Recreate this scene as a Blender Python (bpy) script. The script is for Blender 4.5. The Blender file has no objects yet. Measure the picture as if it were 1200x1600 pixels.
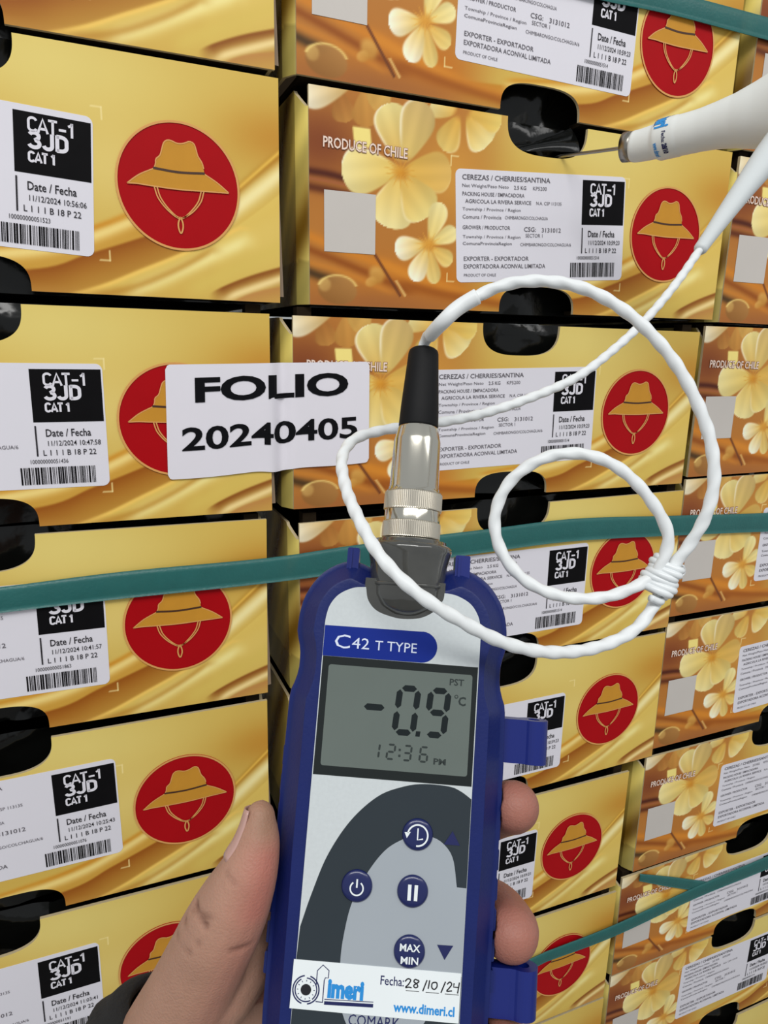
import bpy, bmesh, math, random
import numpy as np
from mathutils import Matrix, Vector

scene = bpy.context.scene
COL = scene.collection
PI = math.pi

# ------------------------------------------------------------------ camera
cam_data = bpy.data.cameras.new('camera')
cam = bpy.data.objects.new('camera', cam_data)
COL.objects.link(cam)
CAM_LOC = (-0.12375, -0.46948, 1.08457)
CAM_R = ((0.9221, 0.068311, -0.380874), (-0.38624, 0.22216, -0.895245), (0.02346, 0.972614, 0.231238))
cam.matrix_world = Matrix.Translation(CAM_LOC) @ Matrix(CAM_R).to_4x4()
cam_data.sensor_fit = 'VERTICAL'
cam_data.sensor_height = 24.0
cam_data.lens = 1097.93 / 1600 * 24.0
cam_data.clip_start = 0.01
scene.camera = cam

# ------------------------------------------------------------------ light
world = bpy.data.worlds.new('cold_room_light')
scene.world = world
world.use_nodes = True
wbg = world.node_tree.nodes['Background']
wbg.inputs[0].default_value = (0.93, 0.97, 1.0, 1)
wbg.inputs[1].default_value = 0.50

def area(name, loc, target, sx, sy, power, col=(1, 1, 1)):
    d = bpy.data.lights.new(name, 'AREA')
    d.shape = 'RECTANGLE'; d.size = sx; d.size_y = sy; d.energy = power; d.color = col
    o = bpy.data.objects.new(name, d); COL.objects.link(o)
    o.location = loc
    o.rotation_euler = (Vector(target) - Vector(loc)).to_track_quat('-Z', 'Y').to_euler()
    return o
area('ceiling_lamp', (-0.9, -1.6, 2.9), (0, 0, 0.9), 2.4, 0.5, 40, (1.0, 0.99, 0.96))
area('ceiling_lamp', (1.0, -2.2, 2.9), (0.2, 0, 0.8), 2.4, 0.5, 16, (1.0, 0.99, 0.97))

scene.view_settings.view_transform = 'Standard'
scene.view_settings.look = 'None'
scene.view_settings.gamma = 1.0
scene.view_settings.use_curve_mapping = False
scene.view_settings.exposure = 0.0

# ------------------------------------------------------------------ helpers
def lin(c):
    c = np.asarray(c, float) / 255.0
    return np.where(c <= 0.04045, c / 12.92, ((c + 0.055) / 1.055) ** 2.4)

MATS = {}
def mat(name, rgb=(200, 200, 200), rough=0.5, metal=0.0, attr=None, bump=0.0, bscale=300.0, vary=0.04,
        vscale=40.0, coat=0.0, spec=0.5, trans=0.0, alpha=1.0, sss=0.0, gain=1.0):
    if name in MATS: return MATS[name]
    m = bpy.data.materials.new(name); m.use_nodes = True
    nt = m.node_tree; N = nt.nodes; b = N['Principled BSDF']
    c = lin(rgb)
    tc = N.new('ShaderNodeTexCoord')
    nz = N.new('ShaderNodeTexNoise'); nz.inputs['Scale'].default_value = vscale; nz.inputs['Detail'].default_value = 4
    nt.links.new(tc.outputs['Object'], nz.inputs['Vector'])
    mx = N.new('ShaderNodeMix'); mx.data_type = 'RGBA'; mx.blend_type = 'MULTIPLY'
    mx.inputs[0].default_value = 1.0
    mr = N.new('ShaderNodeMapRange'); mr.inputs['To Min'].default_value = gain * (1 - vary); mr.inputs['To Max'].default_value = gain * (1 + vary)
    nt.links.new(nz.outputs[0], mr.inputs[0])
    nt.links.new(mr.outputs[0], mx.inputs[7])
    if attr:
        a = N.new('ShaderNodeAttribute'); a.attribute_name = attr
        nt.links.new(a.outputs['Color'], mx.inputs[6])
    else:
        mx.inputs[6].default_value = (*c, 1)
    nt.links.new(mx.outputs[2], b.inputs['Base Color'])
    b.inputs['Roughness'].default_value = rough
    b.inputs['Metallic'].default_value = metal
    b.inputs['Specular IOR Level'].default_value = spec
    b.inputs['Coat Weight'].default_value = coat
    b.inputs['Coat Roughness'].default_value = 0.08
    b.inputs['Transmission Weight'].default_value = trans
    b.inputs['Alpha'].default_value = alpha
    if sss:
        b.inputs['Subsurface Weight'].default_value = sss
        b.inputs['Subsurface Radius'].default_value = (0.006, 0.002, 0.001)
        b.inputs['Subsurface Scale'].default_value = 0.5
    if bump:
        n2 = N.new('ShaderNodeTexNoise'); n2.inputs['Scale'].default_value = bscale; n2.inputs['Detail'].default_value = 3
        nt.links.new(tc.outputs['Object'], n2.inputs['Vector'])
        bp = N.new('ShaderNodeBump'); bp.inputs['Strength'].default_value = bump; bp.inputs['Distance'].default_value = 0.001
        nt.links.new(n2.outputs[0], bp.inputs['Height'])
        nt.links.new(bp.outputs[0], b.inputs['Normal'])
    MATS[name] = m
    return m

def meshdata(name, V, F, mats, smooth=False, midx=None, colors=None):
    me = bpy.data.meshes.new(name)
    me.from_pydata([tuple(map(float, v)) for v in V], [], [tuple(map(int, f)) for f in F])
    for m in (mats if isinstance(mats, (list, tuple)) else [mats]): me.materials.append(m)
    if midx is not None: me.polygons.foreach_set('material_index', np.asarray(midx, dtype=np.int32))
    if smooth: me.polygons.foreach_set('use_smooth', np.ones(len(me.polygons), dtype=bool))
    if colors is not None:
        a = me.color_attributes.new('print', 'FLOAT_COLOR', 'POINT')
        cc = np.ones((len(V), 4), np.float32); cc[:, :3] = colors
        a.data.foreach_set('color', cc.ravel())
    me.update()
    return me

def link(name, me, parent=None, loc=None, rot=None, scale=None):
    o = bpy.data.objects.new(name, me); COL.objects.link(o)
    if parent is not None: o.parent = parent
    if loc is not None: o.location = loc
    if rot is not None: o.rotation_euler = rot
    if scale is not None: o.scale = scale
    return o

def tag(o, label, cat, group=None):
    o['label'] = label; o['category'] = cat
    if group: o['group'] = group
    return o

def empty(name, loc=(0, 0, 0), rot=(0, 0, 0)):
    o = bpy.data.objects.new(name, None); COL.objects.link(o)
    o.location = loc; o.rotation_euler = rot; o.empty_display_size = 0.02
    return o

class G:
    """collects geometry"""
    def __init__(s): s.V = []; s.F = []; s.M = []
    def add(s, V, F, m=0):
        n = len(s.V); s.V += [tuple(v) for v in V]; s.F += [tuple(i + n for i in f) for f in F]; s.M += [m] * len(F); return s
    def map(s, fn): s.V = [fn(v) for v in s.V]; return s
    def mesh(s, name, mats, smooth=False): return meshdata(name, s.V, s.F, mats, smooth, s.M)

def prism(poly, z0, z1):
    n = len(poly)
    V = [(x, y, z0) for x, y in poly] + [(x, y, z1) for x, y in poly]
    F = [tuple(range(n))[::-1], tuple(range(n, 2 * n))] + [(i, (i + 1) % n, n + (i + 1) % n, n + i) for i in range(n)]
    return V, F

def flat(poly, z):
    return [(x, y, z) for x, y in poly], [tuple(range(len(poly)))]

def rrect(x0, y0, x1, y1, r, n=6):
    P = []
    for cx, cy, a in ((x1 - r, y1 - r, 0), (x0 + r, y1 - r, 90), (x0 + r, y0 + r, 180), (x1 - r, y0 + r, 270)):
        for k in range(n + 1):
            t = math.radians(a + 90 * k / n); P.append((cx + r * math.cos(t), cy + r * math.sin(t)))
    return P

def circ(cx, cy, r, n=48, ry=None, a0=0, a1=360):
    ry = ry or r; full = abs(a1 - a0) >= 360
    k = n if full else n + 1
    return [(cx + r * math.cos(math.radians(a0 + (a1 - a0) * i / n)), cy + ry * math.sin(math.radians(a0 + (a1 - a0) * i / n))) for i in range(k)]

def ring2(cx, cy, r0, r1, z, n=64, a0=0, a1=360):
    V = []; F = []
    full = abs(a1 - a0) >= 360
    k = n if full else n + 1
    for i in range(k):
        t = math.radians(a0 + (a1 - a0) * i / n)
        V += [(cx + r0 * math.cos(t), cy + r0 * math.sin(t), z), (cx + r1 * math.cos(t), cy + r1 * math.sin(t), z)]
    for i in range(n):
        j = (i + 1) % k
        F.append((2 * i, 2 * i + 1, 2 * j + 1, 2 * j))
    return V, F

def spline(P, n):
    """Catmull-Rom through P, resampled evenly to n points"""
    P = np.asarray(P, float)
    Q = np.vstack([2 * P[0] - P[1], P, 2 * P[-1] - P[-2]])
    out = []
    for i in range(len(P) - 1):
        p0, p1, p2, p3 = Q[i:i + 4]
        for t in np.linspace(0, 1, 24, endpoint=False):
            out.append(.5 * ((2 * p1) + (-p0 + p2) * t + (2 * p0 - 5 * p1 + 4 * p2 - p3) * t * t + (-p0 + 3 * p1 - 3 * p2 + p3) * t ** 3))
    out.append(P[-1]); out = np.array(out)
    s = np.r_[0, np.cumsum(np.linalg.norm(np.diff(out, axis=0), axis=1))]
    u = np.linspace(0, s[-1], n)
    return np.stack([np.interp(u, s, out[:, k]) for k in range(out.shape[1])], 1)

def stroke(pts, w, z, smooth=0):
    P = np.asarray(pts, float)
    if smooth: P = spline(P, smooth)
    d = np.gradient(P, axis=0); d /= np.linalg.norm(d, axis=1)[:, None] + 1e-12
    nrm = np.stack([-d[:, 1], d[:, 0]], 1) * w / 2
    V = []
    for p, q in zip(P, nrm): V += [(*(p + q), z), (*(p - q), z)]
    return V, [(2 * i, 2 * i + 1, 2 * i + 3, 2 * i + 2) for i in range(len(P) - 1)]

def sweep(P, rad, nseg=14, lobes=0, amp=0.0, pitch=0.014, cap=True, squash=None):
    """tube along P (n,3); rad scalar/array; twisted lobes"""
    P = np.asarray(P, float); n = len(P)
    rad = np.broadcast_to(np.asarray(rad, float), (n,))
    T = np.gradient(P, axis=0); T /= np.linalg.norm(T, axis=1)[:, None] + 1e-12
    a = np.array([0, 0, 1.0]) if abs(T[0][2]) < .9 else np.array([1.0, 0, 0])
    u = np.cross(T[0], a); u /= np.linalg.norm(u)
    s = np.r_[0, np.cumsum(np.linalg.norm(np.diff(P, axis=0), axis=1))]
    V = []; F = []
    for i in range(n):
        u = u - T[i] * (u @ T[i]); u /= np.linalg.norm(u); v = np.cross(T[i], u)
        for k in range(nseg):
            t = 2 * PI * k / nseg
            r = rad[i]
            if lobes: r = r * (1 + amp * math.cos(lobes * (t - 2 * PI * s[i] / (pitch * lobes))))
            V.append(P[i] + r * (math.cos(t) * u + math.sin(t) * v))
    for i in range(n - 1):
        for k in range(nseg):
            k2 = (k + 1) % nseg
            F.append((i * nseg + k, i * nseg + k2, (i + 1) * nseg + k2, (i + 1) * nseg + k))
    if cap:
        F.append(tuple(range(nseg))[::-1]); F.append(tuple(range((n - 1) * nseg, n * nseg)))
    return V, F

def lathe_y(prof, cx, cz, n=64, knurl=None, zs=1.0):
    """profile [(r,y)] round the y axis"""
    V = []; F = []
    for r, y in prof:
        for k in range(n):
            t = 2 * PI * k / n
            rr = r
            if knurl and knurl[0] <= y <= knurl[1]: rr = r - (0.16 if k % 2 else 0)
            V.append((cx + rr * math.cos(t), y, cz + zs * rr * math.sin(t)))
    for i in range(len(prof) - 1):
        for k in range(n):
            k2 = (k + 1) % n
            F.append((i * n + k, (i + 1) * n + k, (i + 1) * n + k2, i * n + k2))
    F.append(tuple(range(n))); F.append(tuple(range((len(prof) - 1) * n, len(prof) * n))[::-1])
    return V, F

_txt = {}
def text2d(s, bold=0.0, res=2):
    key = (s, bold, res)
    if key not in _txt:
        cu = bpy.data.curves.new('text', 'FONT'); cu.body = s; cu.size = 1.0; cu.offset = bold; cu.resolution_u = res
        ob = bpy.data.objects.new('text', cu); COL.objects.link(ob)
        dg = bpy.context.evaluated_depsgraph_get()
        me = bpy.data.meshes.new_from_object(ob.evaluated_get(dg))
        V = np.array([v.co[:2] for v in me.vertices]).reshape(-1, 2); F = [tuple(p.vertices) for p in me.polygons]
        bpy.data.objects.remove(ob); bpy.data.curves.remove(cu); bpy.data.meshes.remove(me)
        _txt[key] = (V, F)
    return _txt[key]

def text(s, x0, y0, x1, y1, z, bold=0.0, rot=0.0, shear=0.0, res=2):
    """text fitted to the box x0..x1, y0..y1, turned by rot about its centre"""
    V, F = text2d(s, bold, res)
    lo = V.min(0); hi = V.max(0); q = (V - lo) / (hi - lo)
    x = (q[:, 0] - .5) * (x1 - x0) + shear * (q[:, 1] - .5) * (y1 - y0); y = (q[:, 1] - .5) * (y1 - y0)
    c, sn = math.cos(rot), math.sin(rot)
    X = (x0 + x1) / 2 + x * c - y * sn; Y = (y0 + y1) / 2 + x * sn + y * c
    return [(a, b, z) for a, b in zip(X, Y)], F

def front(G_):   # (x, y, z) drawn flat -> (x, -z, y): stands up and faces the camera side (-y)
    return G_.map(lambda v: (v[0], -v[2], v[1]))

# ------------------------------------------------------------------ materials
M_PRINT = mat('printed_gold_card', attr='print', rough=0.40, spec=0.22, vary=0.03, vscale=25, gain=1.0)
M_SIDE = mat('printed_gold_side', attr='print', rough=0.25, spec=0.5, vary=0.05, gain=1.15)
M_EDGE = mat('card_cut_edge', (196, 178, 140), 0.8, vary=0.15, vscale=200)
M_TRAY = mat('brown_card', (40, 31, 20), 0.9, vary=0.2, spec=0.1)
M_FLAP = mat('grey_card_flap', (150, 128, 105), 0.6, vary=0.15)
M_LINER = mat('black_liner_film', (12, 13, 12), 0.16, spec=0.35, vary=0.3, bump=0.5, bscale=60)
M_WHITE = mat('label_paper', (228, 225, 233), 0.5, vary=0.015, spec=0.2)
M_QR = mat('printed_white_patch', (204, 197, 190), 0.5, vary=0.03)
M_BLACK = mat('label_black_print', (14, 13, 15), 0.6, vary=0.25, vscale=120, spec=0.08)
M_INK = mat('label_grey_ink', (104, 100, 106), 0.6, vary=0.25, vscale=400, spec=0.1)
M_INKD = mat('label_dark_ink', (48, 46, 50), 0.6, vary=0.2, vscale=300, spec=0.1)
M_RED = mat('emblem_red', (172, 8, 18), 0.45, vary=0.10, vscale=30, spec=0.12)
M_RIM = mat('emblem_gold_rim', (222, 160, 90), 0.35, vary=0.08)
M_HAT = mat('emblem_gold_hat', (204, 144, 48), 0.4, vary=0.14, vscale=60, spec=0.2)
M_HATB = mat('emblem_brown_band', (70, 38, 18), 0.5)
M_PINK = mat('printed_pink_text', (246, 222, 206), 0.5)
M_PINKS = mat('printed_text_shadow', (150, 98, 70), 0.5)
M_TEAL = mat('teal_strap', (44, 108, 105), 0.35, vary=0.12, vscale=90, alpha=0.84, bump=0.25, bscale=500, spec=0.4)
M_FOLIO = mat('folio_paper', (232, 228, 236), 0.4, vary=0.02)
M_FINK = mat('folio_ink', (14, 14, 18), 0.5, spec=0.1)

# ------------------------------------------------------------------ setting
W = 0.36; H = 0.1321; D = 0.26; PITCH = 0.13674
flm = mat('concrete_floor', (140, 140, 138), 0.7, vary=0.2, vscale=6)
me = meshdata('floor', [(-2, -2.5, 0), (2.5, -2.5, 0), (2.5, 1.2, 0), (-2, 1.2, 0)], [(0, 1, 2, 3)], flm)
fl = link('floor', me); fl['kind'] = 'structure'
wlm = mat('cold_room_panel', (206, 210, 212), 0.5, vary=0.03, vscale=5)
wl = link('wall_back', meshdata('wall_back', [(-2, 1.2, 0), (2.5, 1.2, 0), (2.5, 1.2, 3), (-2, 1.2, 3)], [(0, 1, 2, 3)], wlm)); wl['kind'] = 'structure'

def box_vf(x0, y0, z0, x1, y1, z1):
    V = [(x, y, z) for z in (z0, z1) for y in (y0, y1) for x in (x0, x1)]
    return V, [(0, 2, 3, 1), (4, 5, 7, 6), (0, 1, 5, 4), (2, 6, 7, 3), (0, 4, 6, 2), (1, 3, 7, 5)]

PALLET_TOP = 0.1505
wood = mat('pallet_wood', (168, 134, 92), 0.75, vary=0.2, vscale=15)
pal = tag(empty('pallet', (0.19, 0.13, 0)), 'rough wooden pallet under all the stacked gold cartons', 'pallet')
bd = G().add(*box_vf(-0.62, -0.045, -0.011, 0.62, 0.045, 0.011)).mesh('deck_board', wood)
st = G().add(*box_vf(-0.05, -0.16, 0, 0.05, 0.16, PALLET_TOP - 0.022)).mesh('stringer', wood)
for y in (-0.105, 0.0, 0.105): link('deck_board', bd, pal, (0, y, PALLET_TOP - 0.011))
for x in (-0.55, 0, 0.55): link('stringer', st, pal, (x, 0, 0))

# ------------------------------------------------------------------ carton artwork (flat print, per-vertex colour)
def sm(e0, e1, x): t = np.clip((x - e0) / (e1 - e0), 0, 1); return t * t * (3 - 2 * t)

def art(u, v):
    """colour (sRGB 0..255) of the printed face; u 0..1 from the left, v downwards in carton widths"""
    C = np.zeros(u.shape + (3,))
    def over(col, a): 
        nonlocal C
        C = C + (np.asarray(col, float) - C) * np.clip(a, 0, 1)[..., None]
    def band(pts, w, col, a=1.0, side=0):
        pts = spline(pts, 40)
        vv = np.interp(u, pts[:, 0], pts[:, 1])
        inside = sm(pts[0, 0] - .02, pts[0, 0] + .02, u) * (1 - sm(pts[-1, 0] - .02, pts[-1, 0] + .03, u)) if side == 0 else 1.0
        d = (v - vv) / w
        over(col, a * np.exp(-d * d) * inside)
    def edge(pts, w, col, a, u0=-1, u1=2):
        """soft fill below a curve fading over w"""
        pts = spline(pts, 40)
        vv = np.interp(u, pts[:, 0], pts[:, 1]); d = v - vv
        m = sm(-.0028, .0028, d) * np.exp(-np.clip(d, 0, None) / w) * sm(u0, u0 + .03, u) * (1 - sm(u1 - .03, u1, u))
        over(col, a * m)
    def petal(cx, cy, rx, ry, ang, c_in, c_out, soft=.18, a=1.0, lit=(-.4, -.4)):
        t = math.radians(ang); dx = u - cx; dy = v - cy
        x = (dx * math.cos(t) + dy * math.sin(t)) / rx; y = (-dx * math.sin(t) + dy * math.cos(t)) / ry
        r = np.sqrt(x * x + y * y)
        m = 1 - sm(1 - soft, 1 + soft * .3, r)
        k = np.clip(.5 + .5 * (x * lit[0] + y * lit[1]) / .57, 0, 1)[..., None]
        col = np.asarray(c_out, float) * k + np.asarray(c_in, float) * (1 - k)
        C[...] = C + (col - C) * (np.clip(m * a, 0, 1)[..., None])
    # silk ground
    C[:] = (208, 177, 94)
    over((224, 206, 130), np.exp(-((u - .62) / .25) ** 2 - ((v - .03) / .09) ** 2) * .9)
    over((196, 146, 66), np.exp(-((u - 1.0) / .10) ** 2 - ((v - .095) / .05) ** 2) * .95)
    over((226, 206, 132), np.exp(-((u - .72) / .10) ** 2 - ((v - .17) / .08) ** 2) * .7)
    over((205, 165, 82), np.exp(-((u - .42) / .12) ** 2 - ((v - .14) / .09) ** 2) * .7)
    over((222, 196, 116), np.exp(-((u - .97) / .07) ** 2 - ((v - .25) / .06) ** 2) * .9)
    # right fold ridge
    band([(.90, .215), (.935, .178), (1.02, .105)], .010, (176, 124, 44), .85)
    band([(.90, .205), (.94, .170), (1.02, .098)], .004, (236, 196, 96), .8)
    band([(.90, .240), (.935, .205), (1.02, .135)], .017, (244, 230, 172), .95)
    band([(.88, .285), (.94, .235), (1.02, .19)], .016, (214, 180, 92), .8)
    # amber sheet sweeping under the emblem
    edge([(.2, .335), (.45, .322), (.6, .29), (.69, .262), (.80, .215), (.92, .12)], .060, (196, 138, 52), .92, .16, .86)
    band([(.42, .328), (.6, .306), (.69, .277), (.80, .225)], .011, (238, 214, 140), .95)
    band([(.42, .316), (.6, .292), (.69, .264), (.80, .212)], .005, (206, 148, 58), .8)
    edge([(.4, .35), (.6, .333), (.68, .305), (.76, .275), (.86, .235)], .05, (150, 88, 34), .95, .42, .90)
    # bright leaf of silk
    edge([(.64, .372), (.70, .352), (.76, .325), (.83, .293), (.92, .245), (1.03, .16)], .09, (222, 194, 108), .97, .60, 2)
    band([(.64, .374), (.70, .354), (.76, .327), (.83, .295), (.93, .245)], .004, (240, 200, 108), .85)
    band([(.74, .362), (.80, .335), (.86, .305), (.94, .265)], .013, (240, 226, 156), .95)
    band([(.68, .372), (.75, .352), (.82, .32), (.88, .285)], .007, (186, 138, 60), .65)
    band([(.84, .352), (.90, .325), (1.02, .262)], .016, (216, 190, 104), .8)
    edge([(.86, .366), (.894, .346), (.95, .322), (1.03, .296)], .022, (134, 76, 34), .95, .87, 2)
    band([(.90, .366), (.93, .352), (1.02, .318)], .008, (240, 216, 156), .95)
    edge([(.90, .376), (.95, .352), (1.03, .332)], .03, (190, 138, 84), .9, .9, 2)
    over((188, 138, 74), sm(.350, .367, v) * (1 - sm(.45, .9, u)) * .6)
    # brown blossom ground on the left
    lf = 1 - sm(.27, .44, u + .12 * (v - .18))
    over((184, 126, 66), lf)
    over((138, 82, 52), lf * np.exp(-((u - .02) / .085) ** 2 - ((v - .09) / .06) ** 2))
    over((206, 152, 76), lf * np.exp(-((u - .30) / .09) ** 2 - ((v - .12) / .08) ** 2))
    over((198, 124, 48), lf * np.exp(-((u - .27) / .16) ** 2 - ((v - .315) / .04) ** 2) * .9)
    over((164, 108, 64), lf * np.exp(-((u - .12) / .2) ** 2 - ((v - .365) / .03) ** 2) * .9)
    band([(-.02, .138), (.04, .141), (.09, .149)], .007, (84, 44, 36), .9)
    band([(-.02, .150), (.04, .153), (.09, .158)], .0025, (170, 104, 78), .6)
    band([(-.02, .163), (.04, .168), (.10, .174)], .008, (92, 50, 36), .8)
    band([(-.02, .242), (.08, .272), (.16, .293), (.3, .33)], .010, (208, 136, 56), .9)
    band([(-.02, .265), (.08, .295), (.2, .335)], .008, (146, 84, 38), .8)
    band([(-.02, .290), (.06, .306), (.16, .338)], .006, (204, 136, 62), .7)
    band([(-.02, .304), (.02, .316), (.05, .322)], .009, (66, 54, 38), .8)
    band([(.14, .285), (.22, .312), (.34, .336), (.42, .345)], .010, (212, 142, 60), .8)
    band([(.18, .322), (.28, .338), (.40, .352), (.5, .36)], .010, (156, 92, 40), .75)
    cr = (240, 226, 166); wh = (252, 247, 226); tn = (208, 168, 98); yl = (232, 206, 128)
    def cv(x, y):
        uu = .2858e-3 * (x - 10) - 2.2e-8 * (x - 10) ** 2 * .3
        return uu, (y - 40 - .172 * (x - 10)) * (.2368e-3 + 2.17e-8 * (x - 10))
    def pet(b, t_, w, ci, ct, rim=0.0, a=1.0, pw=.75, soft=.0035):
        bx, by = cv(*b); tx, ty = cv(*t_); w = w * .2858e-3
        ax_, ay_ = tx - bx, ty - by; L = math.hypot(ax_, ay_)
        dx, dy = u - bx, v - by
        t = (dx * ax_ + dy * ay_) / L / L; q = (-dx * ay_ + dy * ax_) / L
        tc = np.clip(t, 0, 1)
        hw = w * np.sin(PI * tc ** (1 / pw) * .5 + PI * .5 * 0) ** .6 * np.sqrt(np.clip(1 - np.clip((tc - .55) / .45, 0, 1) ** 2.6, 0, 1))
        m = (1 - sm(-soft, soft * .6, np.abs(q) - hw)) * (t > 0) * (t < 1.0) * sm(.0, .22, t)
        k = np.clip(tc ** 1.2, 0, 1)[..., None]
        col = np.asarray(ci, float) * (1 - k) + np.asarray(ct, float) * k
        s_ = q / (w + 1e-9)
        col = col * (1 + .018 * np.cos(9 * s_ + 2 * tc))[..., None] * (1 - .10 * (s_ * (-1 if rim > 0 else 1) > 0) * np.abs(s_))[..., None]
        hl = np.exp(-((hw - np.abs(q)) / .0045) ** 2) * (q * rim > 0) * abs(rim) * sm(.15, .5, t)
        col = col + (np.asarray(wh, float) - col) * np.clip(hl, 0, 1)[..., None]
        C[...] = C + (col - C) * np.clip(m * a, 0, 1)[..., None]
    pet((200, 60), (250, 300), 90, (164, 110, 60), (196, 146, 80), 0, .8)
    pet((380, 60), (380, 330), 100, (206, 156, 86), (196, 144, 76), 0, .85)
    pet((330, 20), (-60, 110), 120, tn, wh, .9)
    pet((560, 60), (430, 200), 110, (222, 188, 112), (206, 164, 92), 0, .8)
    pet((1060, 260), (880, 120), 150, (222, 180, 96), cr, .5)
    pet((1080, 260), (960, 500), 105, (216, 170, 84), (224, 196, 120), -.3)
    pet((1130, 250), (1320, 480), 150, (216, 172, 84), cr, .6)
    pet((1130, 240), (1420, 330), 110, (214, 170, 84), (230, 204, 120), .3)
    pet((1090, 230), (1180, 90), 130, (220, 178, 96), (238, 222, 150), .2)
    pet((640, 630), (1030, 660), 150, (222, 180, 92), (222, 184, 108), .2)
    pet((650, 600), (545, 175), 150, (214, 176, 98), (232, 216, 150), -.95)
    pet((660, 600), (800, 170), 145, (222, 194, 118), (206, 178, 120), -.95)
    pet((640, 640), (560, 1030), 175, (226, 192, 108), cr, .5)
    pet((650, 650), (850, 960), 165, (220, 180, 96), (234, 216, 144), .5)
    pet((655, 625), (225, 630), 165, (228, 196, 108), cr, .95)
    petal(*cv(640, 640), .017, .014, 10, (204, 136, 44), (228, 176, 78), .9, .85)
    for k in range(14):
        a_ = 2 * PI * k / 14 + .2; uu, vv = cv(640, 640)
        petal(uu + .020 * math.cos(a_), vv + .016 * math.sin(a_), .015, .0016, math.degrees(math.atan2(.016 * math.sin(a_), .02 * math.cos(a_))), (210, 150, 60), (226, 176, 84), .7, .6)
    uu, vv = cv(365, 400)
    over((240, 222, 140), (1 - sm(.015, .019, np.abs(u - uu - .12 * (v - vv)))) * (1 - sm(.014, .018, np.abs(v - vv))))
    pet((870, 1150), (960, 860), 85, yl, cr, .3); pet((880, 1150), (1090, 1060), 70, yl, cr, .2)
    pet((880, 1170), (1060, 1290), 70, (226, 184, 100), (230, 206, 132), .2)
    pet((870, 1160), (930, 1440), 66, (222, 180, 100), (226, 204, 134), .3)
    pet((865, 1155), (755, 1415), 82, (226, 190, 106), wh, .4); pet((860, 1150), (610, 1190), 92, (226, 190, 106), wh, .5)
    petal(*cv(868, 1150), .018, .014, 0, (214, 150, 58), (232, 182, 88), .9, .8)
    for k in range(12):
        a_ = 2 * PI * k / 12; uu, vv = cv(868, 1150)
        petal(uu + .017 * math.cos(a_), vv + .014 * math.sin(a_), .013, .0014, math.degrees(a_), (220, 160, 66), (232, 184, 96), .7, .6)
    petal(*cv(480, 1370), .020, .018, 30, (196, 146, 72), (222, 178, 104), .5, .8)
    petal(*cv(440, 1420), .014, .010, -20, (190, 138, 66), (226, 184, 110), .4, .7)
    petal(*cv(200, 1480), .040, .027, 4, (150, 108, 62), (176, 132, 80), .12, .9, (.3, -.6))
    petal(*cv(110, 1440), .014, .014, 4, (190, 150, 90), (224, 190, 120), .4, .7)
    uu, vv = cv(200, 1480); rr = np.hypot((u - uu) / .040, (v - vv) / .027)
    over((238, 210, 134), np.exp(-((rr - .97) / .07) ** 2) * (v < vv - .008) * .8)
    # twig
    d = np.abs((u - .128) * .80 - (v - .272) * .60); s_ = (u - .128) * .60 + (v - .272) * .80
    over((116, 72, 48), (1 - sm(.0015, .0042, d)) * (s_ > 0) * (s_ < .092) * .9)
    d = np.abs((u - .172) * .80 - (v - .316) * .60); s_ = (u - .172) * .60 + (v - .316) * .80
    over((228, 190, 124), (1 - sm(.002, .005, np.abs(d + .001))) * (s_ > 0) * (s_ < .036) * .8)
    for (cu, cw, a, b) in ((.714, .084, -1, 1), (.714, .313, -1, -1), (.283, .084, 1, 1), (.283, .313, 1, -1)):
        over((238, 220, 160), .7 * (np.abs(u - cu) < .0010) * ((v - cw) * b > -.001) * ((v - cw) * b < .017))
        over((238, 220, 160), .7 * (np.abs(v - cw) < .0012) * ((u - cu) * a > -.001) * ((u - cu) * a < .017))
    C = C + (C - 165) * .14 + np.array((3, 2, 1))
    return np.clip(C, 0, 255)

def notch(u, half, depth, p, c=.5):
    x = np.clip(np.abs((u - c) / half), 0, 1)
    return depth * (1 - x ** p) ** (1 / p)

def face_panel():
    Hn = H / W
    us = [np.linspace(0, 1, 400), np.array([.283, .714])[:, None].repeat(5, 1).ravel() + np.tile([-.0018, -.0009, 0, .0009, .0018], 2)]
    for half in (.0935, .096):
        e = np.array([0, .0004, .002, .006, .014, .028, .05, .08])
        us += [.5 - half * (1 - e), .5 + half * (1 - e)]
    us = np.unique(np.round(np.concatenate(us), 6)); nu = len(us); nv = 150
    lo = notch(us, .0935, .053, 3.2); hi = Hn - notch(us, .096, .0635, 3.0)
    t = np.linspace(0, 1, nv)
    U = np.repeat(us[:, None], nv, 1); Z = lo[:, None] + (hi - lo)[:, None] * t[None]
    rc = lin(art(U, Hn - Z)).reshape(-1, 3)
    V = np.stack([U.ravel() * W - W / 2, np.zeros(U.size), Z.ravel() * W], 1)
    idx = np.arange(nu * nv).reshape(nu, nv)
    Fq = np.stack([idx[:-1, :-1].ravel(), idx[1:, :-1].ravel(), idx[1:, 1:].ravel(), idx[:-1, 1:].ravel()], 1)
    loop = np.r_[idx[:, 0], idx[-1, 1:], idx[::-1, -1][1:], idx[0, ::-1][1:-1]]
    n0 = len(V); rim = V[loop].copy(); 
    V2 = np.vstack([V, V[loop], rim + [0, .0025, 0]])
    L = len(loop); a = np.arange(L); b = (a + 1) % L
    Fr = np.stack([n0 + a, n0 + L + a, n0 + L + b, n0 + b], 1)
    cols = np.vstack([rc, np.tile(lin((196, 178, 140)), (2 * L, 1))])
    return meshdata('front_panel', V2, np.vstack([Fq, Fr]), [M_PRINT, M_EDGE], False, np.r_[np.zeros(len(Fq), int), np.ones(len(Fr), int)], cols)

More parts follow.
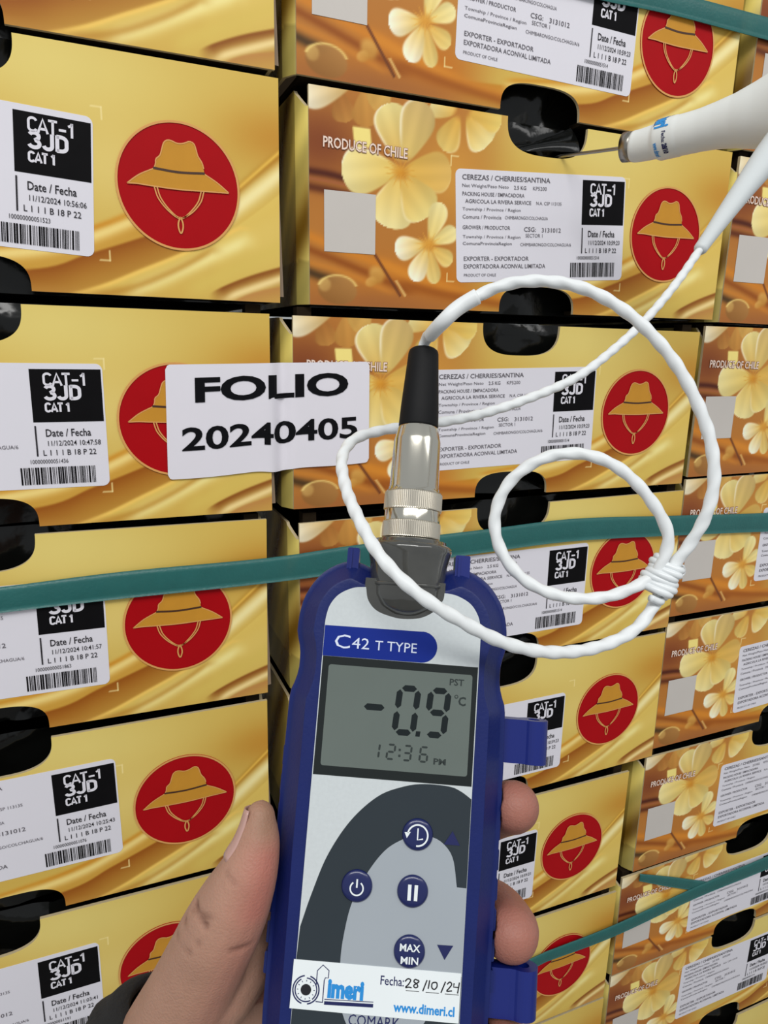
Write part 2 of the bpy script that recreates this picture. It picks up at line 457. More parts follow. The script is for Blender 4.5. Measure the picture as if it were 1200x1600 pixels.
def side_panel(out=0.0):
    ys = np.r_[np.linspace(.0012, .011, 16), np.linspace(.0125, D, 44)]; zs = np.linspace(0, 1, 60)
    V = []; C = []
    Y, T = np.meshgrid(ys, zs, indexing='ij')
    top = (H - .012) + .011 * np.clip((Y - .0027) / .010, 0, 1)
    Z = T * top
    q = Z / H + 1.6 * Y / H
    k = .5 + .5 * np.sin(q * 9.0 + .8 * np.sin(q * 4))
    k2 = .5 + .5 * np.sin(q * 21.0 + 2)
    col = lin((122, 88, 24))[None, None] * (1 - k[..., None]) + lin((222, 202, 110))[None, None] * k[..., None]
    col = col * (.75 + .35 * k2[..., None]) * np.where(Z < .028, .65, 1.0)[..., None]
    V = np.stack([.0012 * (out == 0) - out * np.clip((Y - .0012) / .0098, 0, 1) ** .8, Y, Z], -1).reshape(-1, 3)
    idx = np.arange(3600).reshape(60, 60)
    F = np.stack([idx[:-1, :-1].ravel(), idx[:-1, 1:].ravel(), idx[1:, 1:].ravel(), idx[1:, :-1].ravel()], 1)
    V2 = np.vstack([V, V + [.0022, 0, 0]])
    loop = np.r_[idx[:, 0], idx[-1, 1:], idx[::-1, -1][1:], idx[0, ::-1][1:-1]]
    L = len(loop); a = np.arange(L); b = (a + 1) % L
    F2 = F[:, ::-1] + 3600
    Fr = np.stack([loop[a], loop[b], loop[b] + 3600, loop[a] + 3600], 1)
    return meshdata('side_panel', V2, np.vstack([F, F2, Fr]), [M_SIDE, M_EDGE], False,
                    np.r_[np.zeros(2 * len(F), int), np.ones(L, int)], np.vstack([col.reshape(-1, 3)] * 2))

def liner_mesh(seed):
    rng = np.random.default_rng(seed)
    nx, nz = 70, 34
    X, Z = np.meshgrid(np.linspace(-W / 2 + .006, W / 2 - .006, nx), np.linspace(-.001, H + .001, nz), indexing='ij')
    Y = .020 + 0 * X
    for _ in range(16):
        a = rng.uniform(0, PI); c = rng.uniform(-.12, .12); w = rng.uniform(.004, .016)
        d = (X * math.cos(a) + (Z - H / 2) * math.sin(a) - c)
        Y = Y + rng.uniform(-.006, .006) * np.exp(-np.abs(d) / w)
    Y = np.clip(Y, .009, .04)
    V = np.stack([X, Y, Z], -1).reshape(-1, 3); idx = np.arange(nx * nz).reshape(nx, nz)
    F = np.stack([idx[:-1, :-1].ravel(), idx[1:, :-1].ravel(), idx[1:, 1:].ravel(), idx[:-1, 1:].ravel()], 1)
    return meshdata('liner', V, F, M_LINER, True)

def tray_mesh():
    g = G()
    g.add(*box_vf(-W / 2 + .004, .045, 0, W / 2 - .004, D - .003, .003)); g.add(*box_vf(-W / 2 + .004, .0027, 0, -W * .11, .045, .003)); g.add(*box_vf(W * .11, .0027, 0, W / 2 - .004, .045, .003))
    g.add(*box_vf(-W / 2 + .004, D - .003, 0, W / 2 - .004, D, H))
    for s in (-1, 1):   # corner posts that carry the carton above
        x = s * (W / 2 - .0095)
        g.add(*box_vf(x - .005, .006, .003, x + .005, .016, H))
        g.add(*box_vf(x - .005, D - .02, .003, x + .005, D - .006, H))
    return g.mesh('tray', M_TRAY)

ME_FACE = face_panel(); ME_SIDE = side_panel(); ME_CHAM = side_panel(.006); ME_LIN = [liner_mesh(s) for s in (1, 2, 3)]; ME_TRAY = tray_mesh()

def arc(cx, cy, rx, ry, a0, a1, n=14):
    return [(cx + rx * math.cos(math.radians(a0 + (a1 - a0) * i / n)), cy + ry * math.sin(math.radians(a0 + (a1 - a0) * i / n))) for i in range(n + 1)]
GLY = {   # block letters as pen strokes in a box 1 high: (advance, strokes)
 'C': (.62, [arc(.30, .72, .24, .22, 15, 180, 10) + arc(.30, .28, .24, .22, 180, 345, 10)]),
 'A': (.66, [[(.02, 0), (.32, .96), (.62, 0)], [(.14, .28), (.50, .28)]]),
 'T': (.58, [[(.0, .93), (.56, .93)], [(.28, .95), (.28, 0)]]),
 '\u2013': (.62, [[(.08, .42), (.54, .42)]]), ' ': (.26, []),
 '1': (.46, [[(.06, .74), (.22, .84), (.29, .98)], [(.29, 1.0), (.29, 0)]]),
 '3': (.66, [arc(.27, .73, .22, .21, 160, -75, 14) + arc(.27, .27, .25, .22, 70, -165, 14)]),
 'J': (.62, [[(.46, 1.0), (.46, .30)] + arc(.26, .27, .20, .21, 0, -170, 10)]),
 'D': (.66, [[(.09, 0), (.09, 1.0)], [(.06, .93), (.26, .93)] + arc(.26, .68, .28, .25, 85, 0, 8) + arc(.26, .32, .28, .25, 0, -85, 8) + [(.06, .07)]])}
def block(g, s_, f0, f1, fy, h, w):
    tot = sum(GLY[c][0] for c in s_); x = 0; y0 = ly(fy + h / 2); y1 = ly(fy - h / 2); k = (lx(f1) - lx(f0)) / tot
    for c in s_:
        for P in GLY[c][1]:
            g.add(*stroke([(lx(f0) + (x + px) * k, y0 + py * (y1 - y0)) for px, py in P], w, .0005))
        x += GLY[c][0]
# label sheet, centred on its own origin; LW x LH
LW, LH = .1484, .0753
def lx(fx): return (fx - .5) * LW
def ly(fy): return (.5 - fy) * LH
def ltext(g, s, f0, f1, fy, h, bold=0.0):
    g.add(*text(s, lx(f0), ly(fy + h / 2), lx(f1), ly(fy - h / 2), 0.0005, bold))
ME_LABEL = front(G().add(*prism(rrect(-LW / 2, -LH / 2, LW / 2, LH / 2, .004), 0.00005, .0002))).mesh('label', M_WHITE)
ME_BLOCK = front(G().add(*prism([(lx(.728), ly(.045)), (lx(.728), ly(.462)), (lx(.993), ly(.462)), (lx(.993), ly(.045))], .0002, .00035))).mesh('black_block', M_BLACK)
g = G()
for s, f0, f1, fy, h, b in (
        ('CEREZAS / CHERRIES/SANTINA', .035, .53, .068, .045, .01), ('Net Weight/Peso Neto', .035, .29, .145, .038, 0), ('2.5 KG', .32, .39, .143, .034, .01), ('KP5200', .43, .51, .143, .034, 0),
        ('PACKING HOUSE / EMPACADORA', .035, .38, .212, .034, .006), ('AGRICOLA LA RIVERA SERVICE', .05, .42, .275, .034, .006), ('N.A. CSP 113135', .45, .60, .275, .03, 0),
        ('Township / Province / Region', .035, .36, .348, .036, 0), ('Comuna / Provincia', .035, .25, .412, .034, 0), ('CHIMBARONGO/COLCHAGUA', .27, .52, .412, .03, 0),
        ('GROWER / PRODUCTOR', .035, .30, .505, .034, .006), ('CSG:', .38, .45, .515, .042, .006), ('3131012', .485, .60, .52, .042, .008), ('SECTOR 1', .39, .49, .572, .034, 0),
        ('Township / Province / Region', .035, .36, .592, .036, 0), ('ComunaProvinciaRegion', .035, .31, .652, .036, .004), ('CHIMBARONGO/COLCHAGUA/6', .36, .665, .655, .03, 0),
        ('EXPORTER - EXPORTADOR', .04, .41, .785, .04, .006), ('EXPORTADORA ACONVAL LIMITADA', .04, .51, .855, .04, .006), ('PRODUCT OF CHILE', .04, .22, .935, .026, 0)):
    ltext(g, s, f0, f1, fy, h, b)
ME_LTEXT = front(g).mesh('address_text', M_INK)
g = G()
block(g, 'CAT\u20131', .776, .936, .124, .100, .0013); block(g, '3JD', .778, .916, .228, .112, .0020); block(g, 'CAT 1', .776, .868, .345, .072, .0012)
ME_BTEXT = front(g).mesh('block_text', M_WHITE)
def date_text(t, n):
    g = G()
    ltext(g, 'Date / Fecha', .77, .94, .548, .062, .012)
    ltext(g, '11/12/2024 ' + t, .775, .975, .632, .042, .004)
    ltext(g, 'L 1 1 1 B 18 P 22', .755, .955, .708, .046, .006)
    ltext(g, n, .705, .845, .778, .034, 0)
    g.add([(lx(.730), ly(.49), .0005), (lx(.736), ly(.49), .0005), (lx(.736), ly(.735), .0005), (lx(.730), ly(.735), .0005)], [(0, 3, 2, 1)])
    return front(g).mesh('date_text', M_INKD)
g = G(); rnd = random.Random(9); x = .665
while x < .945:
    w = rnd.choice((.0024, .0024, .0042, .0064)); 
    g.add([(lx(x), ly(.965), .0005), (lx(x + w), ly(.965), .0005), (lx(x + w), ly(.825), .0005), (lx(x), ly(.825), .0005)], [(0, 1, 2, 3)])
    x += w + rnd.choice((.0022, .003, .0052))
ME_BAR = front(g).mesh('barcode', M_BLACK)

# round emblem: red disc, gold rim, gold hat
HU, HV, HR = .8293, .1889, .1004
ME_DISC = front(G().add(*prism(circ(0, 0, HR * W, 72), .00005, .0003))).mesh('emblem', M_RED)
g = G(); r = HR * W
for a, b, z in ((r * .965, r * 1.0, .0007),): g.add(*ring2(0, 0, a, b, z, 96))
ME_RIM = front(g).mesh('rim', M_RIM)
def hx(p): return ((p[0] - HU) * W, (HV - p[1]) * W)
crown = [(.789, .1655), (.7925, .158), (.7935, .150), (.800, .144), (.8035, .134), (.807, .124), (.813, .1195), (.820, .1200), (.827, .1225), (.834, .1225), (.841, .1205), (.848, .1175), (.855, .120), (.8585, .129), (.861, .138), (.8675, .148), (.8700, .157), (.871, .1655)]
brim = [(.789, .1650), (.778, .1700), (.766, .1765), (.756, .1835), (.747, .1910), (.765, .1900), (.785, .1912), (.805, .1922), (.829, .1925), (.853, .1922), (.875, .1912), (.893, .1900), (.911, .1905), (.902, .1835), (.892, .1765), (.882, .1705), (.871, .1650)]
g = G(); g.add(*flat([hx(p) for p in crown[::-1]], .0008)); g.add(*flat([hx(p) for p in brim], .00085))
ME_HAT = front(g).mesh('hat', M_HAT)
g = G()
for P in ([*crown[:-1]], [(.747, .191), (.765, .1905), (.785, .1917), (.829, .193), (.875, .1917), (.911, .1908)], [(.789, .165), (.766, .1765), (.747, .191)], [(.871, .165), (.892, .1765), (.911, .1905)]):
    g.add(*stroke([hx(p) for p in P], .0007, .00095, 40))
ME_HATL = front(g).mesh('hat_outline', M_RIM)
ME_BAND = front(G().add(*stroke([hx(p) for p in ((.7885, .1640), (.829, .1665), (.8715, .1640))], .0013, .0010, 20))).mesh('hat_band', M_HATB)
g = G()
for o_ in (-.0022, .0022):
    g.add(*stroke([hx(p) for p in ((.791 + o_, .192), (.797 + o_, .210), (.812 + o_ * .8, .228), (.829, .238 + abs(o_) * .3 * (1 if o_ < 0 else -1)), (.846 + o_ * .8, .228), (.861 + o_, .210), (.867 + o_, .192))], .00075, .0009, 40))
g.add(*stroke([hx(p) for p in ((.829, .236), (.8255, .245), (.8255, .254), (.829, .262), (.8325, .254), (.8325, .245), (.829, .236))], .0009, .00092, 30))
ME_CORD = front(g).mesh('chin_cord', M_RIM)

QU0, QU1, QV0, QV1 = .0276, .1282, .1671, .2722
def fx_(u): return (u - .5) * W
def fz_(v): return H - v * W
ME_QR = front(G().add(*flat([(fx_(QU0), fz_(QV1)), (fx_(QU1), fz_(QV1)), (fx_(QU1), fz_(QV0)), (fx_(QU0), fz_(QV0))], .0003))).mesh('blank_patch', M_QR)
g = G().add(*text('PRODUCE OF CHILE', fx_(.026), fz_(.0985), fx_(.1905), fz_(.0805), .0006, .012, -.018))
ME_PTXT = front(g).mesh('printed_text', M_PINK)
g = G().add(*text('PRODUCE OF CHILE', fx_(.025), fz_(.0995), fx_(.1915), fz_(.0795), .0004, .05, -.018))
ME_PSH = front(g).mesh('text_shadow', M_PINKS)
ME_FLAPC = G().add([(W / 2 - .002, .0030, .004), (W / 2 + .0036, .0045, .004), (W / 2 - .001, .0045, H - .006), (W / 2 - .002, .0030, H - .006)], [(0, 1, 2, 3)]).mesh('corner_flap', M_FLAP)

# carton positions: left edge x, bottom z, tilt, then the label sticker's own shift and turn
BX = {
'01': (-0.3637, 1.2456, -0.0034, -0.0019, -0.0056, 0.0059), 'A1': (-0.3615, 1.1101, 0.0015, -0.0029, 0.0014, 0.0533),
'B1': (-0.3689, 0.9704, -0.0006, 0.0025, 0.0003, -0.0003), 'C1': (-0.3735, 0.8337, 0.0080, -0.0010, 0.0020, -0.0013),
'D1': (-0.3746, 0.6938, -0.0005, -0.0001, 0.0088, -0.0134), 'E1': (-0.3928, 0.5564, 0.0042, -0.0025, 0.0017, -0.0027),
'02': (0.0100, 1.2467, -0.0025, 0.0050, 0.0006, 0.0182), 'A2': (0.0183, 1.1110, -0.0071, 0.0024, 0.0, -0.0586),
'B2': (0.0068, 0.9698, 0.0017, 0.0011, 0.0012, -0.0280), 'C2': (0.0112, 0.8288, -0.0092, 0.0046, -0.0052, 0.0026),
'D2': (0.0112, 0.6904, -0.0132, -0.0056, -0.0062, 0.0092), 'E2': (-0.0152, 0.5505, 0.0049, 0.0026, -0.0031, 0.0015),
'F2': (-0.0137, 0.4112, 0.0117, 0, 0, 0), '03': (0.3893, 1.2480, 0.0, 0, 0, 0),
'A3': (0.3873, 1.1105, 0.0006, 0, 0, 0), 'B3': (0.3731, 0.9756, -0.0045, 0, 0, 0), 'C3': (0.3723, 0.8408, -0.0029, 0, 0, 0),
'D3': (0.3718, 0.7015, -0.0051, -0.0023, -0.0025, -0.0413), 'E3': (0.3660, 0.5594, 0.0001, 0.0015, 0.0011, -0.0057),
'F3': (0.3536, 0.4340, -0.0060, -0.0034, -0.0026, -0.0073), 'G3': (0.3532, 0.2983, 0.0060, -0.0001, 0.0080, -0.0005),
'F1': (-0.385, 0.4200, 0, 0, 0, 0), 'G1': (-0.387, 0.2850, 0, 0, 0, 0), 'H1': (-0.386, 0.1505, 0, 0, 0, 0),
'G2': (-0.0137, 0.2750, 0.004, 0, 0, 0), 'H2': (-0.014, 0.1505, 0, 0, 0, 0), 'H3': (0.352, 0.1505, 0, 0, 0, 0),
}
ZS = {'F3': .925, 'H3': 1.06, 'H2': .92}
WHERE = {
'01': 'gold cherry carton at the top of the left stack, cut off above',
'A1': 'gold cherry carton second from top in left stack, entire red hat emblem showing',
'B1': 'gold cherry carton in left stack, its emblem half covered by the folio sticker',
'C1': 'gold cherry carton in left stack crossed by the teal strap, above the thumb',
'D1': 'gold cherry carton in left stack directly behind the tip of the thumb',
'E1': 'gold cherry carton at the lower left corner, its red emblem partly behind the thumb',
'02': 'blossom printed cherry carton at the top of the middle stack, above the probe needle',
'A2': 'blossom printed cherry carton in middle stack, just below the probe needle',
'B2': 'blossom printed cherry carton in middle stack behind the black cable sleeve',
'C2': 'cherry carton in middle stack crossed by the teal strap, inside the small cable loop',
'D2': 'cherry carton in middle stack directly behind the upper clip of the thermometer',
'E2': 'cherry carton in middle stack behind the upper two fingertips',
'F2': 'cherry carton in middle stack behind the lower clip of the thermometer',
'03': 'cherry carton at the upper right corner, behind the teal strap',
'A3': 'cherry carton in right stack behind the flared end of the white probe',
'B3': 'cherry carton in right stack beside the rightmost bend of the white cable',
'C3': 'cherry carton in right stack crossed by the long teal strap',
'D3': 'cherry carton in right stack just below the one crossed by the long teal strap',
'E3': 'cherry carton in right stack just above the slack teal strap',
'F3': 'slightly squashed cherry carton in right stack crossed by the slack teal strap',
'G3': 'cherry carton in right stack, second from the lower right corner',
'F1': 'cherry carton in left stack hidden behind the hand, third from the pallet',
'G1': 'cherry carton in left stack below the frame, second from the pallet',
'H1': 'cherry carton at the foot of the left stack on the pallet, below the frame',
'G2': 'cherry carton in middle stack at the bottom frame edge, second from the pallet',
'H2': 'cherry carton at the foot of the middle stack on the pallet',
'H3': 'cherry carton at the foot of the right stack, in the lower right corner',
}
DT = {'01': ('10:58:31', '100000000051530'), 'A1': ('10:56:06', '100000000051523'), 'B1': ('10:47:58', '100000000051436'), 'C1': ('10:41:57', '100000000051863'),
      'D1': ('10:25:43', '100000000051076'), 'E1': ('11:03:41', '100000000051191')}
ME_DATE = date_text('10:59:23', '100000000051514')
TRAYZ = {}
for key, q in BX.items():
    up = [o for k, o in BX.items() if k[1] == key[1] and 'IHGFEDCBA0'.index(k[0]) == 'IHGFEDCBA0'.index(key[0]) + 1]
    hz = H * ZS.get(key, 1)
    gap = (up[0][1] - q[1] - .9 * W / 2 * abs(up[0][2] - q[2]) - .0002) if up else H
    TRAYZ[key] = min(gap, hz + .006) / hz
CAN = {}
for i, (key, (bx, bz, rot, sx, sz, sr)) in enumerate(BX.items()):
    cx, cz = bx + W / 2, bz + H / 2
    e = empty('carton', (cx - H / 2 * math.sin(rot), 0, cz - H / 2 * math.cos(rot)), (0, rot, 0))
    tag(e, WHERE[key], 'carton', 'stacked gold cherry cartons')
    if key in ZS: e.scale = (1, 1, ZS[key])
    CAN[key] = e
    fp = link('front_panel', ME_FACE, e)
    link('printed_text', ME_PTXT, fp); link('text_shadow', ME_PSH, fp); link('blank_patch', ME_QR, fp)
    link('side_panel', ME_SIDE if key in ('C3', 'D3', 'H3', 'H2', 'G2', 'B3') else ME_CHAM, e, (-W / 2, 0, 0)); link('side_panel', ME_SIDE, e, (W / 2 - .0046, 0, 0))
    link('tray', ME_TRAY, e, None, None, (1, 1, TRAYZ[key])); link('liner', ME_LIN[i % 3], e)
    if key[1] == '1': link('corner_flap', ME_FLAPC, e)
    em = link('emblem', ME_DISC, e, (fx_(HU), 0, fz_(HV)))
    for n_, m_ in (('rim', ME_RIM), ('hat', ME_HAT), ('hat_outline', ME_HATL), ('hat_band', ME_BAND), ('chin_cord', ME_CORD)): link(n_, m_, em)
    lb = link('label', ME_LABEL, e, (fx_(.49765) + sx, 0, fz_(.1976) + sz), (0, sr, 0))
    dt = date_text(*DT[key]) if key in DT else ME_DATE
    for n_, m_ in (('black_block', ME_BLOCK), ('address_text', ME_LTEXT), ('block_text', ME_BTEXT), ('date_text', dt), ('barcode', ME_BAR)): link(n_, m_, lb)

# loose flap of dark film hanging in the hand hole under the probe needle
g = G(); P = []
n1, n2 = 16, 8
for a in range(n1):
    for b in range(n2):
        s = a / (n1 - 1); t = b / (n2 - 1)
        g.V.append((-.030 + .060 * s, .004 + .010 * t * t + .002 * math.sin(5 * s + 2 * t), H - .020 + .016 * t * (.35 + .9 * s * s) + .004 * s))
for a in range(n1 - 1):
    for b in range(n2 - 1):
        g.F.append((a * n2 + b, (a + 1) * n2 + b, (a + 1) * n2 + b + 1, a * n2 + b + 1)); g.M.append(0)
link('liner_flap', g.mesh('liner_flap', M_LINER, True), CAN['A2'])

# ------------------------------------------------------------------ straps
def strap(name, top, bot, label, y=-.0035, th=.0007, n=60):
    x0 = max(top[0][0], bot[0][0]); x1 = min(top[-1][0], bot[-1][0])
    xs = np.linspace(x0, x1, n)
    T = spline(top, 200); B = spline(bot, 200)
    zt = np.interp(xs, T[:, 0], T[:, 1]); zb = np.interp(xs, B[:, 0], B[:, 1])
    V = []; F = []; m = 6
    for i in range(n):
        for j in range(m):
            t = j / (m - 1); z = zb[i] + (zt[i] - zb[i]) * t
            V.append((xs[i], y - .0006 * math.sin(PI * t) + .0005 * math.sin(xs[i] * 31), z))
    k = n * m
    V += [(a, b + th, c) for a, b, c in V]
    idx = np.arange(k).reshape(n, m)
    for i in range(n - 1):
        for j in range(m - 1):
            q = (idx[i, j], idx[i + 1, j], idx[i + 1, j + 1], idx[i, j + 1]); F.append(q); F.append(tuple(v + k for v in q[::-1]))
        for j in (0, m - 1): F.append((idx[i, j], idx[i + 1, j], idx[i + 1, j] + k, idx[i, j] + k))
    for i in (0, n - 1):
        for j in range(m - 1): F.append((idx[i, j], idx[i, j + 1], idx[i, j + 1] + k, idx[i, j] + k))
    o = link(name, meshdata(name, V, F, M_TEAL, True))
    return tag(o, label, 'strap', 'teal packing straps')
strap('packing_strap', [(-0.36, .931), (-0.2003, 0.9338), (-0.1058, 0.9371), (-0.0081, 0.9372), (0.0544, 0.9405), (0.169, 0.944), (0.2499, 0.9459), (0.3561, 0.941), (0.4785, 0.9347), (0.5702, 0.9329), (.72, .931)],
      [(-0.36, .915), (-0.2019, 0.9176), (-0.1069, 0.9187), (-0.0083, 0.9187), (0.0548, 0.9202), (0.1703, 0.9248), (0.252, 0.9262), (0.359, 0.9222), (0.4825, 0.9157), (0.5756, 0.9115), (.72, .909)],
      'long translucent teal packing strap running behind the thermometer across all three stacks')
strap('packing_strap', [(-.36, 1.340), (0.1093, 1.341), (0.2312, 1.342), (0.30, 1.3425), (0.3943, 1.3430), (.72, 1.347)], [(-.36, 1.3235), (0.1096, 1.3244), (0.2097, 1.3258), (0.2346, 1.3257), (0.2964, 1.3279), (0.396, 1.3277), (.72, 1.331)],
      'teal packing strap across the upper right corner above the white probe')
strap('packing_strap', [(-.36, .492), (0.1925, 0.498), (0.2506, 0.5005), (0.3374, 0.5035), (0.4676, 0.5150), (0.565, 0.5222), (.72, .530)], [(-.36, .478), (0.1934, 0.4841), (0.2517, 0.4880), (0.3392, 0.4890), (0.4706, 0.4995), (0.5697, 0.5040), (.72, .512)],
      'slack teal packing strap low down, emerging from behind the lower thermometer clip')
strap('packing_strap', [(0.3676, 0.5593), (0.4182, 0.5388), (0.455, .523), (0.4776, 0.5136), (.50, .507)], [(0.3733, 0.5482), (0.4203, 0.5253), (.455, .510), (0.4747, 0.5028), (.498, .4995)],
      'short loose strand of teal strap slanting down to join the slack strap', y=-.0025, n=24)

# ------------------------------------------------------------------ folio sticker bridging two cartons
def fmap(s, t, off):
    TL, TR, BR, BL = (-.0762, 1.0693), (.0617, 1.073), (.0626, 1.0019), (-.0777, .9959)
    x = (TL[0] * (1 - s) + TR[0] * s) * (1 - t) + (BL[0] * (1 - s) + BR[0] * s) * t
    z = (TL[1] * (1 - s) + TR[1] * s) * (1 - t) + (BL[1] * (1 - s) + BR[1] * s) * t
    dip = .0045 * math.exp(-((x + .0005) / .0052) ** 2)
    z += -.0022 * math.exp(-((x + .004) / .010) ** 2) * t - .0006 * math.sin(s * 9) * t
    return (x, -.0012 + dip - off, z)
n1, n2 = 110, 24
g = G()
for a in range(n1):
    s = a / (n1 - 1); ed = min(s, 1 - s) * .138; r = .003
    ins = (r - math.sqrt(max(0, r * r - (r - ed) ** 2))) / .0715 if ed < r else 0
    for b in range(n2): g.V.append(fmap(s, ins + (1 - 2 * ins) * b / (n2 - 1), 0))
for a in range(n1 - 1):
    for b in range(n2 - 1):
        g.F.append((a * n2 + b, a * n2 + b + 1, (a + 1) * n2 + b + 1, (a + 1) * n2 + b)); g.M.append(0)
fo = link('folio_sticker', g.mesh('folio_sticker', M_FOLIO, True))
tag(fo, 'white paper sticker printed with a folio number, bridging the left and middle stacks', 'sticker')
g = G()
def ftext(s, s0, s1, t0, t1, bold, rot=0.0):
    V, F = text(s, s0, -t1, s1, -t0, 0, bold, 0, 0, 4)
    bm = bmesh.new(); vs = [bm.verts.new(v) for v in V]
    for f in F:
        try: bm.faces.new([vs[i] for i in f])
        except ValueError: pass
    bmesh.ops.triangulate(bm, faces=bm.faces[:]); bmesh.ops.subdivide_edges(bm, edges=bm.edges[:], cuts=2, use_grid_fill=True)
    bm.verts.index_update()
    g.add([fmap(v.co.x, -v.co.y + rot * (v.co.x - .5), .0004) for v in bm.verts], [[v.index for v in f.verts] for f in bm.faces]); bm.free()
ftext('FOLIO', .130, .885, .105, .325, .035, -.02)
ftext('20240405', .066, .935, .535, .745, .022, -.02)
link('folio_text', g.mesh('folio_text', M_FINK), fo)

# ------------------------------------------------------------------ thermometer (built in millimetres in its own frame)
DEV = Matrix.Translation((-0.0355920, -0.2787539, 0.9852403)) @ Matrix(((0.906632, 0.190599, -0.376417), (-0.419754, 0.31714, -0.850428), (-0.042714, 0.929029, 0.367534))).to_4x4()
MMS = Matrix.Scale(.001, 4)
th = empty('thermometer'); th.matrix_world = DEV
tag(th, 'blue handheld digital thermometer with grey display, held upright in the hand', 'thermometer')
M_BLUE = mat('blue_rubber', (14, 30, 94), 0.42, vary=0.12, vscale=120, bump=0.08, bscale=900, spec=0.35)
M_BLUE2 = mat('blue_clip_plastic', (10, 30, 112), 0.28, vary=0.06)
M_SILV = mat('silver_plate', (200, 206, 208), 0.35, metal=0.0, vary=0.07, vscale=900, spec=0.35)
M_DARK = mat('dark_grey_print', (46, 54, 60), 0.42, vary=0.05, spec=0.25)
M_LITE = mat('light_grey_print', (160, 167, 174), 0.38, vary=0.03, spec=0.3)
M_BAN = mat('blue_banner', (2, 36, 132), 0.4, spec=0.25)
M_LTXT = mat('pale_blue_text', (214, 222, 240), 0.5)
M_FRAME = mat('display_frame', (24, 30, 30), 0.3, coat=0.15, spec=0.3)
M_LCD = mat('lcd_grey', (100, 109, 104), 0.25, vary=0.06, vscale=60, coat=0.12, spec=0.3)
M_SEG = mat('lcd_segment', (26, 33, 35), 0.5, spec=0.15)
M_SEG2 = mat('lcd_segment_faint', (52, 59, 58), 0.5, spec=0.15)
M_BTN = mat('blue_button', (10, 24, 84), 0.28, coat=0.4)
M_NAVY = mat('navy_print', (18, 26, 84), 0.5)
M_CYAN = mat('cyan_print', (34, 140, 214), 0.5)
M_STK = mat('sticker_white', (232, 238, 240), 0.4)
M_SMOKE = mat('smoky_plastic', (66, 66, 63), 0.10, coat=0.5, vary=0.4, vscale=110, spec=0.6)
M_PEN = mat('black_pen', (20, 20, 26), 0.5)

def mm(g_): return g_.map(lambda v: (v[0] * .001, v[1] * .001, v[2] * .001))
def dpart(name, g_, m, parent=None, smooth=False): return link(name, mm(g_).mesh(name, m, smooth), parent or th)

def boot():
    half = [(0, 29.0), (6, 29.0), (11.0, 29.4), (14, 30.6), (17.5, 31.6), (20.5, 31.2), (24, 29.8), (27.3, 27.6), (30.0, 24.8), (32.2, 21.4), (33.7, 18.0), (34.6, 14), (35, 10), (35, 6.5), (34.2, 3.5), (33.5, .5), (33.4, -5), (34.2, -9), (35.3, -12), (35.7, -16),
            (35.8, -28), (35.9, -42), (35.7, -60), (35.4, -76), (35.2, -92), (35, -112), (34, -120), (31, -126), (25, -129.5), (12, -131), (0, -131)]
    dens = spline(half, 90)
    outl = [tuple(p) for p in dens] + [(-x, y) for x, y in dens[::-1][1:-1]]
    O = np.array(outl)
    # inset version: front frame outer line
    def inset(d):
        T = np.roll(O, -1, 0) - np.roll(O, 1, 0); T /= np.linalg.norm(T, axis=1)[:, None]
        Nn = np.stack([-T[:, 1], T[:, 0]], 1)       # clockwise outline -> left normal points outwards
        return O - Nn * d
    rings = []
    for d, z in ((9.0, .7), (6.9, .95), (6.3, .85), (6.0, .35), (2.3, -4.5), (1.7, -5.3), (1.3, -5.7), (.2, -6.0), (0, -6.9), (0, -11), (.6, -11.6), (.6, -13.4), (0, -14), (0, -23), (.8, -26.5), (3, -29.5), (6.5, -31)):
        R_ = inset(d)
        if d > 4: R_ = np.stack([np.clip(R_[:, 0], -29.2 - .6 * (6.6 - d), 29.2 + .6 * (6.6 - d)), R_[:, 1]], 1)
        rings.append([(x, y, z) for x, y in R_])
    n = len(O); V = [p for R_ in rings for p in R_]; F = []
    for i in range(len(rings) - 1):
        for k in range(n):
            k2 = (k + 1) % n; F.append((i * n + k, i * n + k2, (i + 1) * n + k2, (i + 1) * n + k))
    F.append(tuple(range(n))[::-1]); F.append(tuple(range((len(rings) - 1) * n, len(rings) * n)))
    return G().add(V, F)
bo = dpart('boot', boot(), M_BLUE, smooth=True)
bo.data.set_sharp_from_angle(angle=math.radians(32))
for x0, x1 in ((-20.2, -16.2), (16.2, 21.2)):
    g = G().add(*prism(rrect(x0, 28, x1, 36, .6, 3), -12, -4.5)); g.add(*prism(rrect(x0 + .9, 28, x0 + 1.7, 35.4, .2, 2), -4.6, -4.0)); dpart('boot_tab', g, M_BLUE2, bo)
# side ridges on the grip
for s in (-1, 1):
    g = G()
    for k in range(8):
        y = -30 - 9 * k
        g.add(*prism(rrect(s * 35.2 - .8, y - 6.5, s * 35.2 + .8, y, .5, 3), -10.5, -6.8))
    o = dpart('grip_rib', g, M_BLUE, bo)
